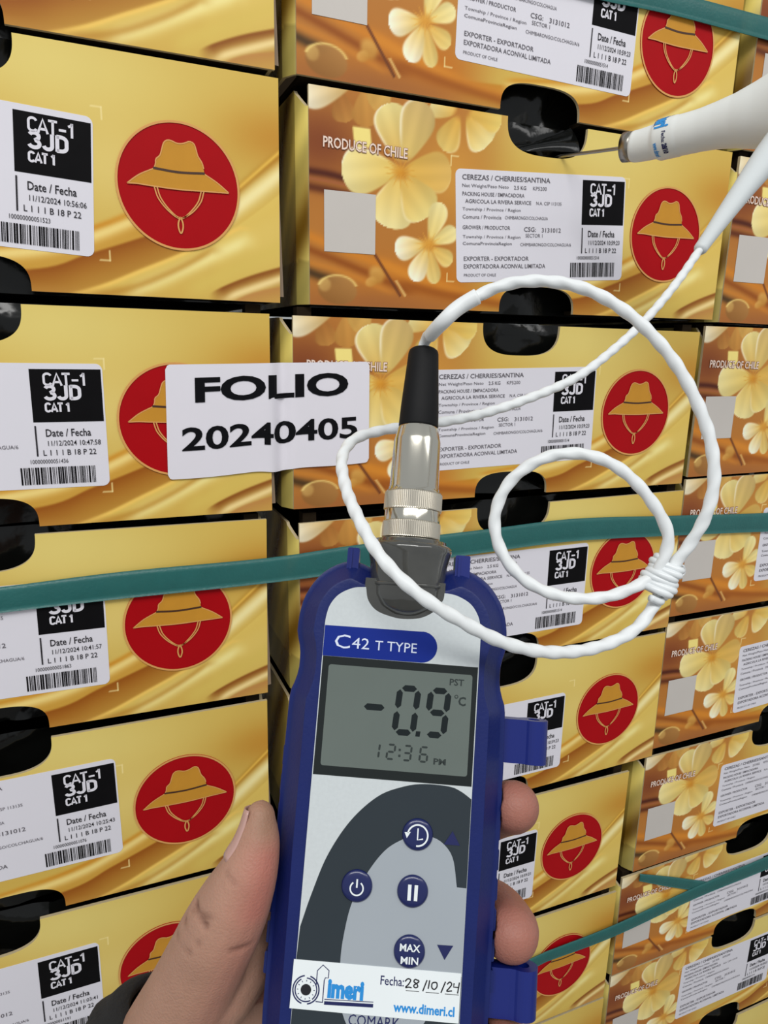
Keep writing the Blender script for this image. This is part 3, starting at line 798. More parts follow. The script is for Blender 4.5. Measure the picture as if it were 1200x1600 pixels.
# clips
def clip(y0, y1):
    g = G(); n = 28
    prof = []
    # slab + tube outline in xz
    cx, cz, R_ = 46.3, -12.0, 4.6
    prof = [(33, -9.0), (41.5, -8.8)] + [(cx + R_ * math.cos(math.radians(a)), cz + R_ * math.sin(math.radians(a))) for a in np.linspace(130, -130, 24)] + [(41.5, -14.6), (33, -14.6)]
    V = [(x, y1, z) for x, z in prof] + [(x, y0, z) for x, z in prof]; k = len(prof)
    hole = [(cx + 1.9 * math.cos(t), cz + 1.9 * math.sin(t)) for t in np.linspace(0, 2 * PI, 20, endpoint=False)]
    F = [(i, (i + 1) % k, k + (i + 1) % k, k + i) for i in range(k)]
    g.add(V, F)
    bm = bmesh.new()
    for yy, sgn in ((y1, 1), (y0, -1)):
        ov = [bm.verts.new((x, yy, z)) for x, z in prof]; hv = [bm.verts.new((x, yy, z)) for x, z in hole]
        eds = [bm.edges.new((a, b)) for L_ in (ov, hv) for a, b in zip(L_, L_[1:] + L_[:1])]
        bmesh.ops.triangle_fill(bm, edges=eds, use_beauty=True)
    bm.verts.index_update()
    g.add([tuple(v.co) for v in bm.verts], [[v.index for v in f.verts] for f in bm.faces]); bm.free()
    m = len(hole)
    g.add([(x, y1, z) for x, z in hole] + [(x, y0, z) for x, z in hole], [(i, m + i, m + (i + 1) % m, (i + 1) % m) for i in range(m)])
    return g
for y0, y1 in ((-30.6, -16.6), (-107.8, -93.0)): dpart('clip', clip(y0, y1), M_BLUE2, bo)

# face plate with its printed graphics
pl = [(-25.3, -118), (25.3, -118), (25.3, 10)] + [tuple(p) for p in spline([(25.3, 10), (25.1, 12.6), (24.1, 16.3), (21.5, 19.9), (17.1, 22.2), (12.8, 22.9)], 24)[1:-1]] + [tuple(p) for p in spline([(12.8, 22.8), (12.5, 20.6), (10.4, 17.2), (6, 14.4), (0.3, 13.5), (-4.6, 14.1), (-9.1, 15.7), (-11.9, 18.8), (-12.9, 22.9)], 40)] + [tuple(p) for p in spline([(-12.9, 22.9), (-17.1, 22.3), (-21.5, 19.9), (-24.1, 16.4), (-25.1, 12.6), (-25.3, 10)], 24)[1:]]
fp = dpart('face_plate', G().add(*prism(pl, -.6, 1.05)), M_SILV)
fill = dpart('throat', G().add(*prism([tuple(p) for p in spline([(-13.2, 26), (-13.2, 22.6), (-12.2, 18.6), (-9.3, 15.4), (-4.8, 13.7), (.3, 13.1), (6.2, 14.0), (10.6, 16.9), (12.7, 20.6), (13.0, 26)], 40)], -6, .95)), M_SMOKE)
outer = [(-25.2, -118), (-25.2, -90.3), (-24.9, -81.7), (-22.3, -72.2), (-18.3, -60.5), (-12, -49.8), (-4, -41.9), (3.8, -38.4), (10.2, -37.15), (18.2, -37.3), (22, -38.6), (25.2, -40.6)]
od = spline(outer[2:], 50)
dpart('dark_arch', G().add(*flat([(-25.2, -118), (25.2, -118)] + [tuple(p) for p in od[::-1]] + [(-25.2, -90.3)], 1.10)), M_DARK, fp)
inner = spline([(22.2, -66.7), (20.6, -58.8), (17.9, -54.9), (14.2, -52.8), (9.1, -52.4), (4.9, -53.9), (-.6, -57.7), (-5.7, -64.9), (-9.7, -73.9), (-11.4, -83.3), (-11.8, -90.7), (-11.2, -99), (-9.5, -106), (-5, -112), (2, -114.5), (9, -112), (14.5, -106), (18, -98), (20.5, -92)], 90)
dpart('light_panel', G().add(*flat([tuple(p) for p in inner] + [(25.2, -92), (25.2, -66.8)], 1.15)), M_LITE, fp)
ban = [(-25.2, .0), (-25.2, 9.7), (6.3, 9.9)] + circ(6.6, 5.0, 4.95, 16, a0=88, a1=-88) + [(6.3, .05)]
dpart('banner', G().add(*flat(ban[::-1], 1.10)), M_BAN, fp)
g = G().add(*text('C', -21.6, 2.7, -16.6, 7.1, 1.16, .0)).add(*text('42', -16.0, 2.95, -10.4, 6.4, 1.16, .0)).add(*text('T TYPE', -8.5, 2.95, 5.0, 5.95, 1.16, .0))
dpart('model_text', g, M_LTXT, fp)
dpart('brand_text', G().add(*text('COMARK', -8.0, -108.0, 7.4, -104.9, 1.22, .0)), M_NAVY, fp)
# display
ds = dpart('display', G().add(*prism([(-25.0, -36.8), (25.0, -36.8), (25.0, -.05), (-25.0, -.05)], .2, 1.16)), M_FRAME)
dpart('screen', G().add(*prism(rrect(-22.9, -33.9, 23.4, -2.6, .8, 3), 1.10, 1.22)), M_LCD, ds)
def seg(a, b, w):
    (x0, y0), (x1, y1) = a, b; dx, dy = x1 - x0, y1 - y0; L = math.hypot(dx, dy); tx, ty = dx / L, dy / L; nx, ny = -ty, tx
    k = w / 2
    return flat([(x0, y0), (x0 + k * tx + k * nx, y0 + k * ty + k * ny), (x1 - k * tx + k * nx, y1 - k * ty + k * ny), (x1, y1), (x1 - k * tx - k * nx, y1 - k * ty - k * ny), (x0 + k * tx - k * nx, y0 + k * ty - k * ny)], 1.26)
SEGS = {'0': 'abcdef', '1': 'bc', '2': 'abged', '3': 'abgcd', '6': 'afgedc', '9': 'abgfcd'}
def digit(g_, ch, x0, y0, w, h, t, slant):
    S = lambda x, y: (x0 + x + slant * y, y0 + y)
    P = {'a': ((0, h), (w, h)), 'g': ((0, h / 2), (w, h / 2)), 'd': ((0, 0), (w, 0)), 'f': ((0, h / 2), (0, h)), 'b': ((w, h / 2), (w, h)), 'e': ((0, 0), (0, h / 2)), 'c': ((w, 0), (w, h / 2))}
    for s in SEGS[ch]:
        (xa, ya), (xb, yb) = P[s]; gx = .25 * t if xa != xb else 0; gy = .22 * t if ya != yb else 0
        if ch == '1' : gx = 0
        g_.add(*seg(S(xa + gx, ya + gy), S(xb - gx, yb - gy), t))
g = G()
digit(g, '0', -.4, -22.0, 5.8, 13.7, 1.95, .075); digit(g, '9', 9.5, -22.0, 5.6, 13.7, 1.95, .075)
g.add(*seg((-10.6, -14.9), (-4.0, -14.9), 2.0)); g.add(*flat([(6.35, -22.9), (7.75, -22.9), (7.9, -21.3), (6.5, -21.3)], 1.26))
dpart('reading_digits', g, M_SEG, ds)
g = G()
for ch, x in (('1', -7.2), ('2', -2.3), ('3', 2.9), ('6', 8.1)): digit(g, ch, x, -30.4, 2.3, 4.4, .62, .07)
for y in (-29.2, -27.4): g.add(*flat([(1.4, y - .35), (2.1, y - .35), (2.1, y + .35), (1.4, y + .35)], 1.26))
g.add(*text('PM', 12.6, -31.0, 16.5, -29.1, 1.26, .03)); g.add(*text('PST', 16.2, -6.3, 20.8, -4.2, 1.26, .02)); g.add(*text('C', 19.3, -12.5, 21.7, -9.6, 1.26, .03))
g.add(*ring2(18.6, -9.7, .35, .62, 1.26, 16))
dpart('clock_digits', g, M_SEG2, ds)
# buttons
def dome(cx, cy, r, h):
    prof = [(r, 1.1), (r, 1.5), (r * .93, 1.5 + h * .45), (r * .8, 1.5 + h * .75), (r * .5, 1.5 + h * .95), (.01, 1.5 + h)]
    V = []; F = []; n = 40
    for rr, z in prof:
        for k in range(n): V.append((cx + rr * math.cos(2 * PI * k / n), cy + rr * math.sin(2 * PI * k / n), z))
    for i in range(len(prof) - 1):
        for k in range(n):
            k2 = (k + 1) % n; F.append((i * n + k, i * n + k2, (i + 1) * n + k2, (i + 1) * n + k))
    return G().add(V, F)
zt = 2.45
for kind, cx, cy in (('clock', 9.1, -52.2), ('power', -8.5, -68.6), ('pause', 8.7, -68.8), ('maxmin', 8.9, -86.0)):
    b = dpart('button', dome(cx, cy, 4.75, .8), M_BTN, None, True)
    g = G()
    if kind == 'clock':
        g.add(*ring2(cx, cy, 2.85, 3.35, zt, 48, -95, 170)); g.add(*flat([(cx - 4.1, cy + .7), (cx - 2.2, cy + .9), (cx - 3.3, cy - 1.0)][::-1], zt))
        g.add(*stroke([(cx, cy + 2.1), (cx, cy - 1.3), (cx + 1.7, cy - .9)], .42, zt))
    elif kind == 'power':
        g.add(*ring2(cx, cy - .4, 1.75, 2.2, zt, 40, 125, 415)); g.add(*stroke([(cx, cy + 2.3), (cx, cy - .2)], .5, zt))
    elif kind == 'pause':
        for s in (-1, 1): g.add(*stroke([(cx + s * 1.0, cy - 2.4), (cx + s * 1.0, cy + 2.2)], 1.05, zt))
    else:
        g.add(*text('MAX', cx - 3.0, cy + .35, cx + 3.2, cy + 2.5, zt, .02)); g.add(*text('MIN', cx - 2.5, cy - 3.2, cx + 2.8, cy - 1.1, zt, .02))
    dpart('button_symbol', g, M_STK, b)
dpart('arrow_mark', G().add(*flat([(17.4, -54.5), (22.4, -54.5), (19.9, -50.4)], 1.3)), M_NAVY, fp)
dpart('arrow_mark', G().add(*flat([(22.1, -83.4), (17.2, -83.5), (19.7, -87.6)][::-1], 1.3)).map(lambda v: v), M_NAVY, fp)
# calibration sticker
ss = dpart('calibration_sticker', G().add(*prism([(-26.0, -104.7), (25.0, -104.9), (25.0, -91.0), (-25.9, -91.0)], 1.05, 1.3)), M_STK)
zs = 1.36
g = G(); cx, cy = -21.5, -99.2
g.add(*ring2(cx, cy, 3.75, 4.15, zs, 48, 100, 255)); g.add(*ring2(cx, cy, 3.75, 4.15, zs, 48, -80, 75)); g.add(*ring2(cx, cy, 3.1, 3.45, zs, 48, 120, 300)); g.add(*ring2(cx, cy, 3.1, 3.45, zs, 48, -50, 90))
for k in range(12):
    a = k * PI / 6; g.add(*stroke([(cx + 2.3 * math.cos(a), cy + 2.3 * math.sin(a)), (cx + 2.75 * math.cos(a), cy + 2.75 * math.sin(a))], .2, zs))
g.add(*stroke([(-18.5, -97.6), (-18.5, -93.6), (-16.9, -91.9), (-15.0, -93.3), (-15.0, -95.4), (-15.9, -95.4), (-16.2, -96.2), (-16.2, -102.2)], .28, zs)); g.add(*stroke([(-18.3, -102.2), (-16.1, -102.3)], .28, zs))
g.add(*flat([(-15.7, -101.9), (-.9, -101.5), (-.9, -102.5), (-15.7, -102.9)][::-1], zs)); g.add(*stroke([(-15.7, -101.4), (-.9, -101.0)], .22, zs))
g.add(*text('Fecha:', .8, -96.0, 7.9, -93.4, zs, .008))
dpart('logo_outline', g, M_NAVY, ss)
dpart('logo_dot', G().add(*flat(circ(cx, cy, 1.6, 24), zs)), M_PEN, ss)
g = G()
for P, n_ in (([(8.2, -94.5), (9.0, -93.7), (9.9, -94.0), (9.3, -95.2), (8.4, -96.2), (9.4, -96.0), (10.3, -96.1)], 24), ([(12.0, -93.9), (11.2, -93.7), (10.9, -94.4), (11.8, -94.9), (12.1, -95.7), (11.3, -96.0), (10.9, -95.4), (11.7, -94.8), (12.4, -94.2), (12.0, -93.8)], 40),
              ([(14.8, -93.6), (13.7, -96.8)], 0), ([(15.6, -93.6), (15.3, -96.0)], 0), ([(17.2, -94.0), (16.4, -94.4), (16.4, -95.6), (17.2, -96.0), (17.9, -95.2), (17.8, -94.2), (17.2, -94.0)], 30),
              ([(20.4, -93.6), (19.2, -96.8)], 0), ([(20.9, -94.3), (21.7, -93.6), (22.3, -94.2), (21.6, -95.3), (20.9, -96.2), (22.5, -96.0)], 24), ([(23.0, -93.8), (22.9, -94.9), (24.4, -94.9)], 0), ([(24.6, -93.5), (24.2, -96.6)], 0)):
    g.add(*stroke(P, .38, zs, n_))
for x0, x1 in ((8.6, 12.6), (14.6, 18.6), (20.4, 24.6)): g.add(*stroke([(x0, -97.0), (x1, -97.0)], .18, zs))
dpart('handwritten_date', g, M_PEN, ss)
g = G().add(*text('imeri', -15.0, -101.0, -4.0, -95.6, zs, .055)).add(*text('www.dimeri.cl', 5.2, -103.2, 23.6, -100.4, zs, .03))
dpart('logo_text', g, M_CYAN, ss)
# smoky connector hood
prof = [(.01, 13.4), (4, 13.6), (8, 15.0), (10.8, 17.6), (12.3, 21), (12.6, 26), (13.0, 31), (13.9, 35), (14.3, 36.2), (14.3, 37.4), (13.4, 38.2), (12.4, 38.6), (12.2, 39.6), (10.2, 40.0), (8, 40.1)]
dpart('connector_hood', G().add(*lathe_y(prof, .6, -6.2, 56)), M_SMOKE, None, True)
g = G().add(*lathe_y([(12.6, 24.0), (12.95, 24.3), (12.95, 24.9), (12.7, 25.2)], .6, -6.2, 56))
dpart('hood_seam', g, M_SMOKE, None, True)

# ------------------------------------------------------------------ probe with its cable and plug
M_NICK = mat('nickel', (206, 202, 190), 0.14, metal=1.0, vary=0.03)
M_NICK2 = mat('knurled_nickel', (214, 206, 190), 0.3, metal=1.0, vary=0.06)
M_NEED = mat('steel_needle', (150, 146, 138), 0.3, metal=1.0)
M_SLV = mat('black_sleeve', (15, 15, 17), 0.6, bump=0.05, spec=0.2)
M_CAB = mat('white_cable', (228, 231, 232), 0.4, vary=0.04, vscale=300, spec=0.3)
M_HAN = mat('white_probe_plastic', (228, 231, 229), 0.42, vary=0.02, spec=0.3)
M_STR = mat('grey_strain_relief', (206, 211, 212), 0.5, vary=0.03)
M_TIE = mat('clear_tie', (226, 230, 232), 0.2, vary=0.05)
pb = empty('temperature_probe', (0.2266, -0.0568, 1.2181))
tag(pb, 'white penetration probe with coiled cable plugged into the top of the thermometer', 'probe')
def wlink(name, me, parent=pb):
    o = link(name, me, parent)
    # geometry is in world coordinates: cancel the parents' translation
    off = Vector((0, 0, 0)); q = parent
    while q is not None: off += q.location; q = q.parent
    o.location = -off
    return o
def dmm(g_): return g_.map(lambda v: tuple(DEV @ Vector((v[0] * .001, v[1] * .001, v[2] * .001))))
PC, PZ = .7, -9.5
pg = wlink('plug', dmm(G().add(*lathe_y([(6, 40.2), (9.4, 40.25), (9.4, 40.5), (9.6, 40.6), (9.6, 46), (9.6, 57), (8.9, 57.3), (8.85, 58.3), (8.6, 58.6), (8.2, 75.2), (7.9, 76.2), (7.2, 79.6), (6.8, 80.6), (5, 80.7)], PC, PZ, 72))).mesh('plug', M_NICK, False))
pg.data.polygons.foreach_set('use_smooth', np.ones(len(pg.data.polygons), bool))
for y0, y1 in ((40.6, 46.6), (50.2, 56.8)):
    prof = [(9.5, y0), (9.95, y0 + .3), (10.05, y0 + .6), (10.05, y1 - .6), (9.95, y1 - .3), (9.5, y1)]
    wlink('knurled_ring', dmm(G().add(*lathe_y(prof, PC, PZ, 180, (y0 + .5, y1 - .5)))).mesh('knurled_ring', M_NICK2), pg)
wlink('plug_sleeve', dmm(G().add(*lathe_y([(5, 80.2), (6.9, 80.3), (7.0, 80.9), (6.7, 88), (5.4, 107.6), (5.1, 108.6), (4.4, 109.2), (2, 109.3)], PC, PZ, 48))).mesh('plug_sleeve', M_SLV, True), pg)

sl_tip = tuple(DEV @ Vector((PC * .001, .104, PZ * .001))); sl_in = tuple(DEV @ Vector((PC * .001, .090, PZ * .001)))
sl_out = tuple(DEV @ Vector((.0010, .1125, PZ * .001)))
CAB1 = [sl_in, sl_tip, sl_out, (-0.0112, -0.2507, 1.0922), (-0.0043, -0.2531, 1.0986), (0.0084, -0.2579, 1.1051), (0.0217, -0.2643, 1.1064), (0.0345, -0.2718, 1.1029), (0.0468, -0.2806, 1.0935), (0.0575, -0.2888, 1.0794), (0.0646, -0.2965, 1.0612), (0.066, -0.3011, 1.0458), (0.0638, -0.3023, 1.0332), (0.0601, -0.3003, 1.022)]
LOOP = [(0.0545, -0.2981, 1.0124), (0.0520, -0.2990, 1.0085), (0.0500, -0.2975, 1.0105), (0.0536, -0.297, 1.0239), (0.048, -0.2925, 1.0365), (0.0388, -0.2859, 1.0466), (0.0279, -0.2792, 1.0506), (0.0171, -0.273, 1.0481), (0.0076, -0.2689, 1.0396), (0.0029, -0.2689, 1.0276), (0.004, -0.2734, 1.0162), (0.0108, -0.2798, 1.0072), (0.0219, -0.2867, 1.0029), (0.0349, -0.2921, 1.0035), (0.0473, -0.2959, 1.0089), (0.0545, -0.2955, 1.0135), (.0570, -.2930, 1.0130)]
LOW = [(0.0549, -0.2965, 1.0105), (0.0498, -0.2987, 1.0022), (0.0393, -0.3009, 0.9941), (0.0233, -0.3016, 0.9906), (0.0051, -0.3024, 0.9922), (-0.0113, -0.3019, 0.9975), (-0.0258, -0.2992, 1.0057), (-0.0382, -0.2939, 1.0143), (-0.0452, -0.2832, 1.0227), (-0.0468, -0.2681, 1.0311), (-0.0452, -0.2513, 1.0381), (-0.0409, -0.2356, 1.0452), (-0.032, -0.2247, 1.0502), (-0.018, -0.2189, 1.0525), (-0.0006, -0.217, 1.0539), (0.0245, -0.2136, 1.0567), (0.0521, -0.2092, 1.0628), (0.0816, -0.2048, 1.0722), (0.107, -0.1988, 1.0853), (0.1292, -0.1934, 1.0999), (0.151, -0.187, 1.1171), (0.1713, -0.1798, 1.1352)]
full = CAB1 + LOOP + LOW
P = spline(full, 1400)
cb = wlink('cable', meshdata('cable', *sweep(P, .00203, 18, 2, .075, .0080), M_CAB, True))
P = spline(CAB1[2:7], 60)[6:34]
wlink('cable_sheath', meshdata('cable_sheath', *sweep(P, np.linspace(.0024, .0027, len(P)), 16), M_CAB, True), cb)
# tie wound round the crossing
kc = np.array((0.0535, -0.2968, 1.0098)); ax = np.array((.42, -.05, .90)); ax /= np.linalg.norm(ax)
ua = np.cross(ax, (0, -1, 0)); ua /= np.linalg.norm(ua); va = np.cross(ax, ua)
H_ = []
for t in np.linspace(0, 1, 150):
    a = 2 * PI * 6.5 * t; rr = .0043 + .0005 * math.sin(a * 1.7 + 1) + .0012 * (1 - t)
    H_.append(kc + ax * (-.0058 + .0116 * t) + rr * (math.cos(a) * ua + math.sin(a) * va) + ua * .0008 * math.sin(2 * a))
wlink('cable_tie', meshdata('cable_tie', *sweep(H_, .00125, 10), M_TIE, True), cb)
T_ = spline([kc + ax * -.004 + va * .004, kc + np.array((-.0035, -.004, -.0068)), kc + np.array((-.0085, -.004, -.0050))], 20)
wlink('tie_end', meshdata('tie_end', *sweep(T_, .0012, 10), M_TIE, True), cb)
T_ = spline([kc + ax * .005 + ua * .004, kc + np.array((.0068, -.0015, .0040)), kc + np.array((.0085, -.001, .0010)), kc + np.array((.0060, -.001, -.0010))], 30)
wlink('tie_end', meshdata('tie_end', *sweep(T_, .0004, 8), M_TIE, True), cb)
# handle
AX = np.array([(0.2266, -0.0568, 1.2181), (0.2296, -0.0626, 1.2179), (0.2361, -0.0796, 1.2191), (0.2426, -0.0944, 1.2201), (0.2494, -0.1103, 1.2215), (0.2552, -0.1237, 1.2224), (0.2621, -0.1374, 1.2239), (.268, -.150, 1.2255)])
Q = spline(AX, 80); s = np.r_[0, np.cumsum(np.linalg.norm(np.diff(Q, axis=0), axis=1))]
prof_s = np.array([0, .0015, .016, .0175, .0185, .031, .0325, .034, .045, .055, .066, .078, .090, .105, .12])
prof_r = np.array([.0092, .0097, .0105, .0108, .0122, .0124, .0121, .0121, .0124, .0134, .0152, .0185, .0225, .0270, .029])
rad = np.interp(s, prof_s, prof_r)
hd = wlink('handle', meshdata('handle', *sweep(Q, rad, 40), M_HAN, True))
d0 = (AX[1] - AX[0]) / np.linalg.norm(AX[1] - AX[0])
wlink('steel_collar', meshdata('steel_collar', *sweep([AX[0] - d0 * .0062, AX[0] - d0 * .006, AX[0] - d0 * .0005, AX[0] + d0 * .001], [.0075, .0092, .0094, .0090], 40), M_NEED, True))
tip = np.array((0.2088, 0.0065, 1.2224))
wlink('needle', meshdata('needle', *sweep(spline([tip, (0.2112, -0.0025, 1.2222), (0.2200, -0.0283, 1.2205), AX[0] - d0 * .004], 20), np.r_[.0003, np.full(19, .0012)], 12), M_NEED, True))
# printed band text wrapped round the handle
def wrap(g_, s0):
    def f(v):       # v = (around mm, along mm)
        ss_ = s0 + v[1] * .001; i = int(np.clip(np.searchsorted(s, ss_), 1, len(s) - 2))
        T = (Q[i + 1] - Q[i - 1]); T /= np.linalg.norm(T)
        view = np.array(CAM_LOC) - Q[i]; e1 = np.array((0, 0, 1.0)); e1 -= T * (e1 @ T); e1 /= np.linalg.norm(e1); e2 = np.cross(e1, T)
        if e2 @ view < 0: e2 = -e2
        r_ = np.interp(ss_, s, rad) + .00025; a = v[0] * .001 / r_
        w_ = (ss_ - s[i]) / (s[i + 1] - s[i]); c = Q[i] * (1 - w_) + Q[i + 1] * w_
        return tuple(c + r_ * (math.cos(a) * e2 - math.sin(a) * e1))
    return g_.map(f)
wlink('band_text', wrap(G().add(*text('imeri', -19, 1.4, -4.0, 10.4, 0, .05)).add(*text('www.dimeri', 4.5, 1.0, 14.5, 4.2, 0, .03)), .0185).mesh('band_text', M_CYAN), hd)
wlink('band_date', wrap(G().add(*text('Fecha:', -1.5, 6.6, 5.4, 9.0, 0, .02)).add(*text('28/10', 6.0, 6.4, 13, 9.8, 0, .06)).add(*text('instrumento', -18, .9, -6, 1.7, 0, .05)), .0185).mesh('band_date', M_NAVY), hd)
sr = spline([(.262, -.1490, 1.2120), (0.2531, -0.152, 1.2047), (0.2312, -0.1585, 1.1866), (0.2002, -0.169, 1.16), (0.1713, -0.1798, 1.1352)], 60)
wlink('strain_relief', meshdata('strain_relief', *sweep(sr, np.interp(np.linspace(0, 1, 60), [0, .25, .55, .9, .985, 1], [.0100, .0083, .0058, .0037, .0034, .0026]), 24), M_STR, True))

# ------------------------------------------------------------------ hand (one continuous skin surface)
hand_mat = mat('skin', attr='print', rough=0.5, spec=0.35, vary=0.13, vscale=90, bump=0.28, bscale=1300, sss=0.12)
def capsule_bm(bm, chain, nseg=18):
    """chain of (x,y,z,r) -> closed tapered tube with round ends"""
    C_ = np.asarray(chain, float); C_ = spline(C_, 6 * len(C_))
    P_, R_ = C_[:, :3], C_[:, 3]
    T0 = P_[0] - P_[1]; T0 /= np.linalg.norm(T0); T1 = P_[-1] - P_[-2]; T1 /= np.linalg.norm(T1)
    a = np.array([80, 60, 40, 20]) * PI / 180
    P2 = np.vstack([[P_[0] + T0 * R_[0] * math.sin(q) for q in a], P_, [P_[-1] + T1 * R_[-1] * math.sin(q) for q in a[::-1]]])
    R2 = np.r_[[R_[0] * math.cos(q) for q in a], R_, [R_[-1] * math.cos(q) for q in a[::-1]]]
    V, F = sweep(P2, R2, nseg)
    vs = [bm.verts.new(v) for v in V]
    for f in F: bm.faces.new([vs[i] for i in f])
bm = bmesh.new()
TH = [(-40.3, -50.5, .8, 4.6), (-40.4, -54.5, .8, 6.2), (-40.8, -60, .5, 7.6), (-42.6, -68, 0, 9.4), (-46.0, -77, -2.0, 11.4), (-50.2, -87, -5, 12.6), (-54, -96, -9, 13.0), (-59.5, -110, -16, 14.2), (-66, -128, -26, 17), (-72, -146, -34, 20)]
capsule_bm(bm, TH)
FING = [
 [(-12, -74, -50, 11), (8, -71, -53, 10.2), (28, -64, -53, 9.8), (37, -57, -45, 9.4), (40.5, -51, -32, 9.2), (41.2, -45.8, -15, 8.6), (40.8, -44.6, -11.5, 8.2)],
 [(-12, -93, -50, 11), (8, -93, -54, 10.4), (28, -92, -55, 10), (38, -89, -47, 9.7), (41, -86, -33, 9.6), (42, -84, -15, 9.4), (41.8, -83.6, -11.5, 9.0)],
 [(-14, -113, -49, 10.6), (6, -116, -53, 10), (26, -119, -53, 9.6), (36, -119.5, -46, 9.4), (40, -119.5, -32, 9.2), (41, -118.2, -14, 8.8), (40.6, -117.6, -6, 8.2)],
 [(-18, -131, -46, 10), (2, -137, -49, 9), (20, -141, -48, 8.4), (30, -142, -42, 8.2), (34, -143, -30, 8), (34, -143, -16, 7.4)]]
for f_ in FING: capsule_bm(bm, f_)
for c_ in ([(-12, -76, -51, 12), (-14, -95, -52, 14), (-17, -114, -51, 14), (-22, -132, -48, 13)],
           [(-14, -80, -50, 13), (-34, -96, -44, 14), (-52, -112, -34, 15), (-66, -132, -32, 17)],
           [(-16, -98, -52, 15), (-40, -118, -48, 18), (-70, -146, -42, 22)],
           [(-20, -118, -50, 15), (-44, -138, -48, 18), (-74, -160, -42, 22)],
           [(-24, -134, -47, 13), (-50, -154, -46, 17), (-78, -170, -42, 22)],
           [(-70, -150, -40, 24), (-90, -185, -34, 27), (-112, -225, -24, 29)],
           [(-78, -160, -44, 24), (-98, -192, -40, 26), (-120, -230, -30, 28)],
           [(-36, -90, -36, 9), (-44, -100, -26, 12), (-52, -112, -22, 13)]): capsule_bm(bm, c_)
me = bpy.data.meshes.new('hand_raw'); bm.to_mesh(me); bm.free()
tmp = bpy.data.objects.new('hand_raw', me); COL.objects.link(tmp)
md = tmp.modifiers.new('r', 'REMESH'); md.mode = 'VOXEL'; md.voxel_size = 1.0
ms = tmp.modifiers.new('s', 'SMOOTH'); ms.factor = .5; ms.iterations = 6
dg = bpy.context.evaluated_depsgraph_get()
hm = bpy.data.meshes.new_from_object(tmp.evaluated_get(dg))
bpy.data.objects.remove(tmp); bpy.data.meshes.remove(me)
co = np.empty(len(hm.vertices) * 3); hm.vertices.foreach_get('co', co); co = co.reshape(-1, 3)
nr = np.empty(len(hm.vertices) * 3); hm.vertices.foreach_get('normal', nr); nr = nr.reshape(-1, 3)
def segd(a, b):
    a = np.array(a, float); b = np.array(b, float); ab = b - a
    t = np.clip((co - a) @ ab / (ab @ ab), 0, 1); return np.linalg.norm(co - a - t[:, None] * ab, axis=1)
disp = np.zeros(len(co)); dark = np.zeros(len(co))
# creases of the thumb: knuckle side folds and the inner joint lines
for a, b, w_, dpt in (((-57.5, -77, 2), (-52.5, -81, 8), 1.0, 1.0), ((-60.5, -83, 0), (-54, -86.5, 6), 1.0, .8), ((-58, -79, 2), (-51, -78.5, 9), .9, .5), ((-44, -88, 7), (-37, -87.5, 2), 1.0, .8), ((-49, -108, 0), (-42, -108, -6), 1.1, .7),
                      ((-63, -88, -2), (-57, -90, 5), .9, .5), ((-48, -66, 7), (-45, -68, 9), .8, .3)):
    d = segd(a, b); m = np.exp(-(d / w_) ** 2); disp -= dpt * m; dark = np.maximum(dark, m * min(1, dpt))
disp += 0.6 * np.exp(-(segd((-39, -58, 8), (-40, -66, 9)) / 6) ** 2)
co = co + nr * disp[:, None]
hwz = np.interp(co[:, 2], [-31, -27, -23, -6, -5, 0, 1], [30, 35.2, 36.1, 36.1, 34.6, 30, 29]) + .25     # flesh yields where it meets the boot
ins_ = (np.abs(co[:, 0]) < hwz) & (co[:, 2] > -31.3) & (co[:, 2] < 1.2) & (co[:, 1] > -131)
side = ins_ & (hwz - np.abs(co[:, 0]) < (co[:, 2] + 31.3))
co[side, 0] = np.sign(co[side, 0]) * hwz[side]
back = ins_ & ~side; co[back, 2] = -31.3
base = lin((172, 132, 112)); pink = lin((182, 108, 96)); tan_ = lin((142, 106, 82)); dk = lin((96, 58, 46))
colr = np.tile(base, (len(co), 1))
def blend(c, m): 
    global colr
    colr = colr + (c - colr) * np.clip(m, 0, 1)[:, None]
blend(pink, .75 * np.exp(-(segd((-36, -62, 6), (-38, -76, 6)) / 7) ** 2)); blend(pink, .4 * np.exp(-(segd((-40, -90, 5), (-47, -116, -2)) / 8) ** 2))
blend(tan_, .7 * np.exp(-(segd((-37, -47, 4), (-38, -53, 6)) / 4.5) ** 2))
blend(lin((158, 98, 86)), .8 * (co[:, 0] > 34)); blend(lin((136, 84, 70)), .85 * (co[:, 2] < -25) * (co[:, 0] < 30) * (co[:, 1] > -120))  # fingertip tone; then shade behind the thermometer painted into the palm colour
blend(dk, .75 * dark)
V = [tuple(DEV @ Vector(c * .001)) for c in co]
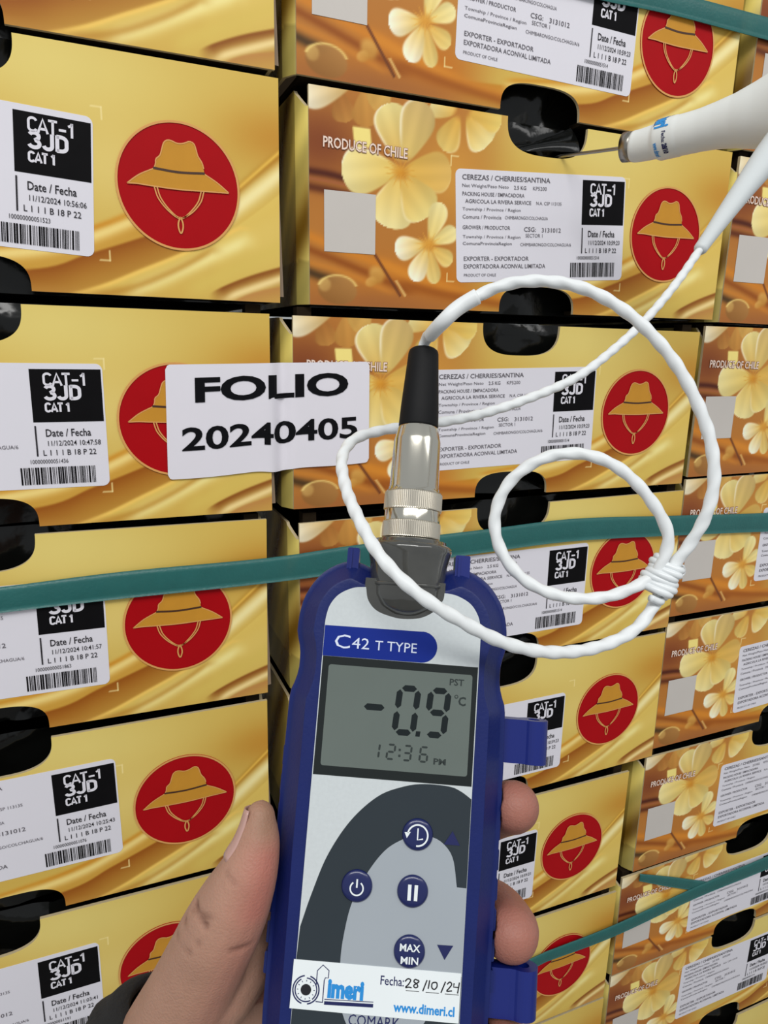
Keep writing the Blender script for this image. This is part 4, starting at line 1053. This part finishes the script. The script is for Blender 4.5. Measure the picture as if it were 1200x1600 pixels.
me = meshdata('person', V, [tuple(p.vertices) for p in hm.polygons], hand_mat, True, None, colr); bpy.data.meshes.remove(hm)
hand = link('person', me); tag(hand, "person's left hand gripping the blue thermometer, thumb at its left edge", 'person')
# thumb nail
g = G(); n1, n2 = 14, 11
axp = np.array([(-40.4, -48.6, .6), (-40.5, -54.5, .6), (-41.0, -60, .3), (-42.0, -64.5, -.2)]); ar = np.array([4.9, 6.1, 7.5, 8.6])
A_ = spline(np.c_[axp, ar], n1)
nn = np.array((-.95, .25, .10)); nn /= np.linalg.norm(nn)
for i in range(n1):
    t = A_[min(i + 1, n1 - 1), :3] - A_[max(i - 1, 0), :3]; t /= np.linalg.norm(t); n_ = nn - t * (nn @ t); n_ /= np.linalg.norm(n_); b_ = np.cross(t, n_)
    for j in range(n2):
        ph = math.radians(-46 + 92 * j / (n2 - 1)) * (1 - .25 * (i / (n1 - 1)) ** 3)
        g.V.append(tuple(A_[i, :3] + (A_[i, 3] + .25) * (math.cos(ph) * n_ + math.sin(ph) * b_)))
for i in range(n1 - 1):
    for j in range(n2 - 1): g.F.append((i * n2 + j, i * n2 + j + 1, (i + 1) * n2 + j + 1, (i + 1) * n2 + j)); g.M.append(0)
M_NAIL = mat('nail', (190, 150, 140), 0.3, coat=0.2, vary=0.08)
nl = link('fingernail', dmm(g).mesh('fingernail', M_NAIL, True), hand)
nl.modifiers.new('t', 'SOLIDIFY').thickness = .0005
# sleeve
M_SLEEVE = mat('black_fleece', (26, 27, 29), 0.9, bump=0.6, bscale=500, vary=0.3, vscale=200)
cs = spline([(-64, -133, -41, 24), (-66, -138, -41, 30.5), (-69, -145, -40, 32.5), (-77, -160, -37, 34), (-88, -180, -34, 37), (-112, -225, -24, 42)], 40)
V1, F1 = sweep(cs[:, :3], cs[:, 3] + 0.7 * np.sin(np.arange(40) * 1.3), 40, cap=False)
sv = link('sleeve', dmm(G().add(V1, F1)).mesh('sleeve', M_SLEEVE, True), hand)
sm_ = sv.modifiers.new('t', 'SOLIDIFY'); sm_.thickness = .003
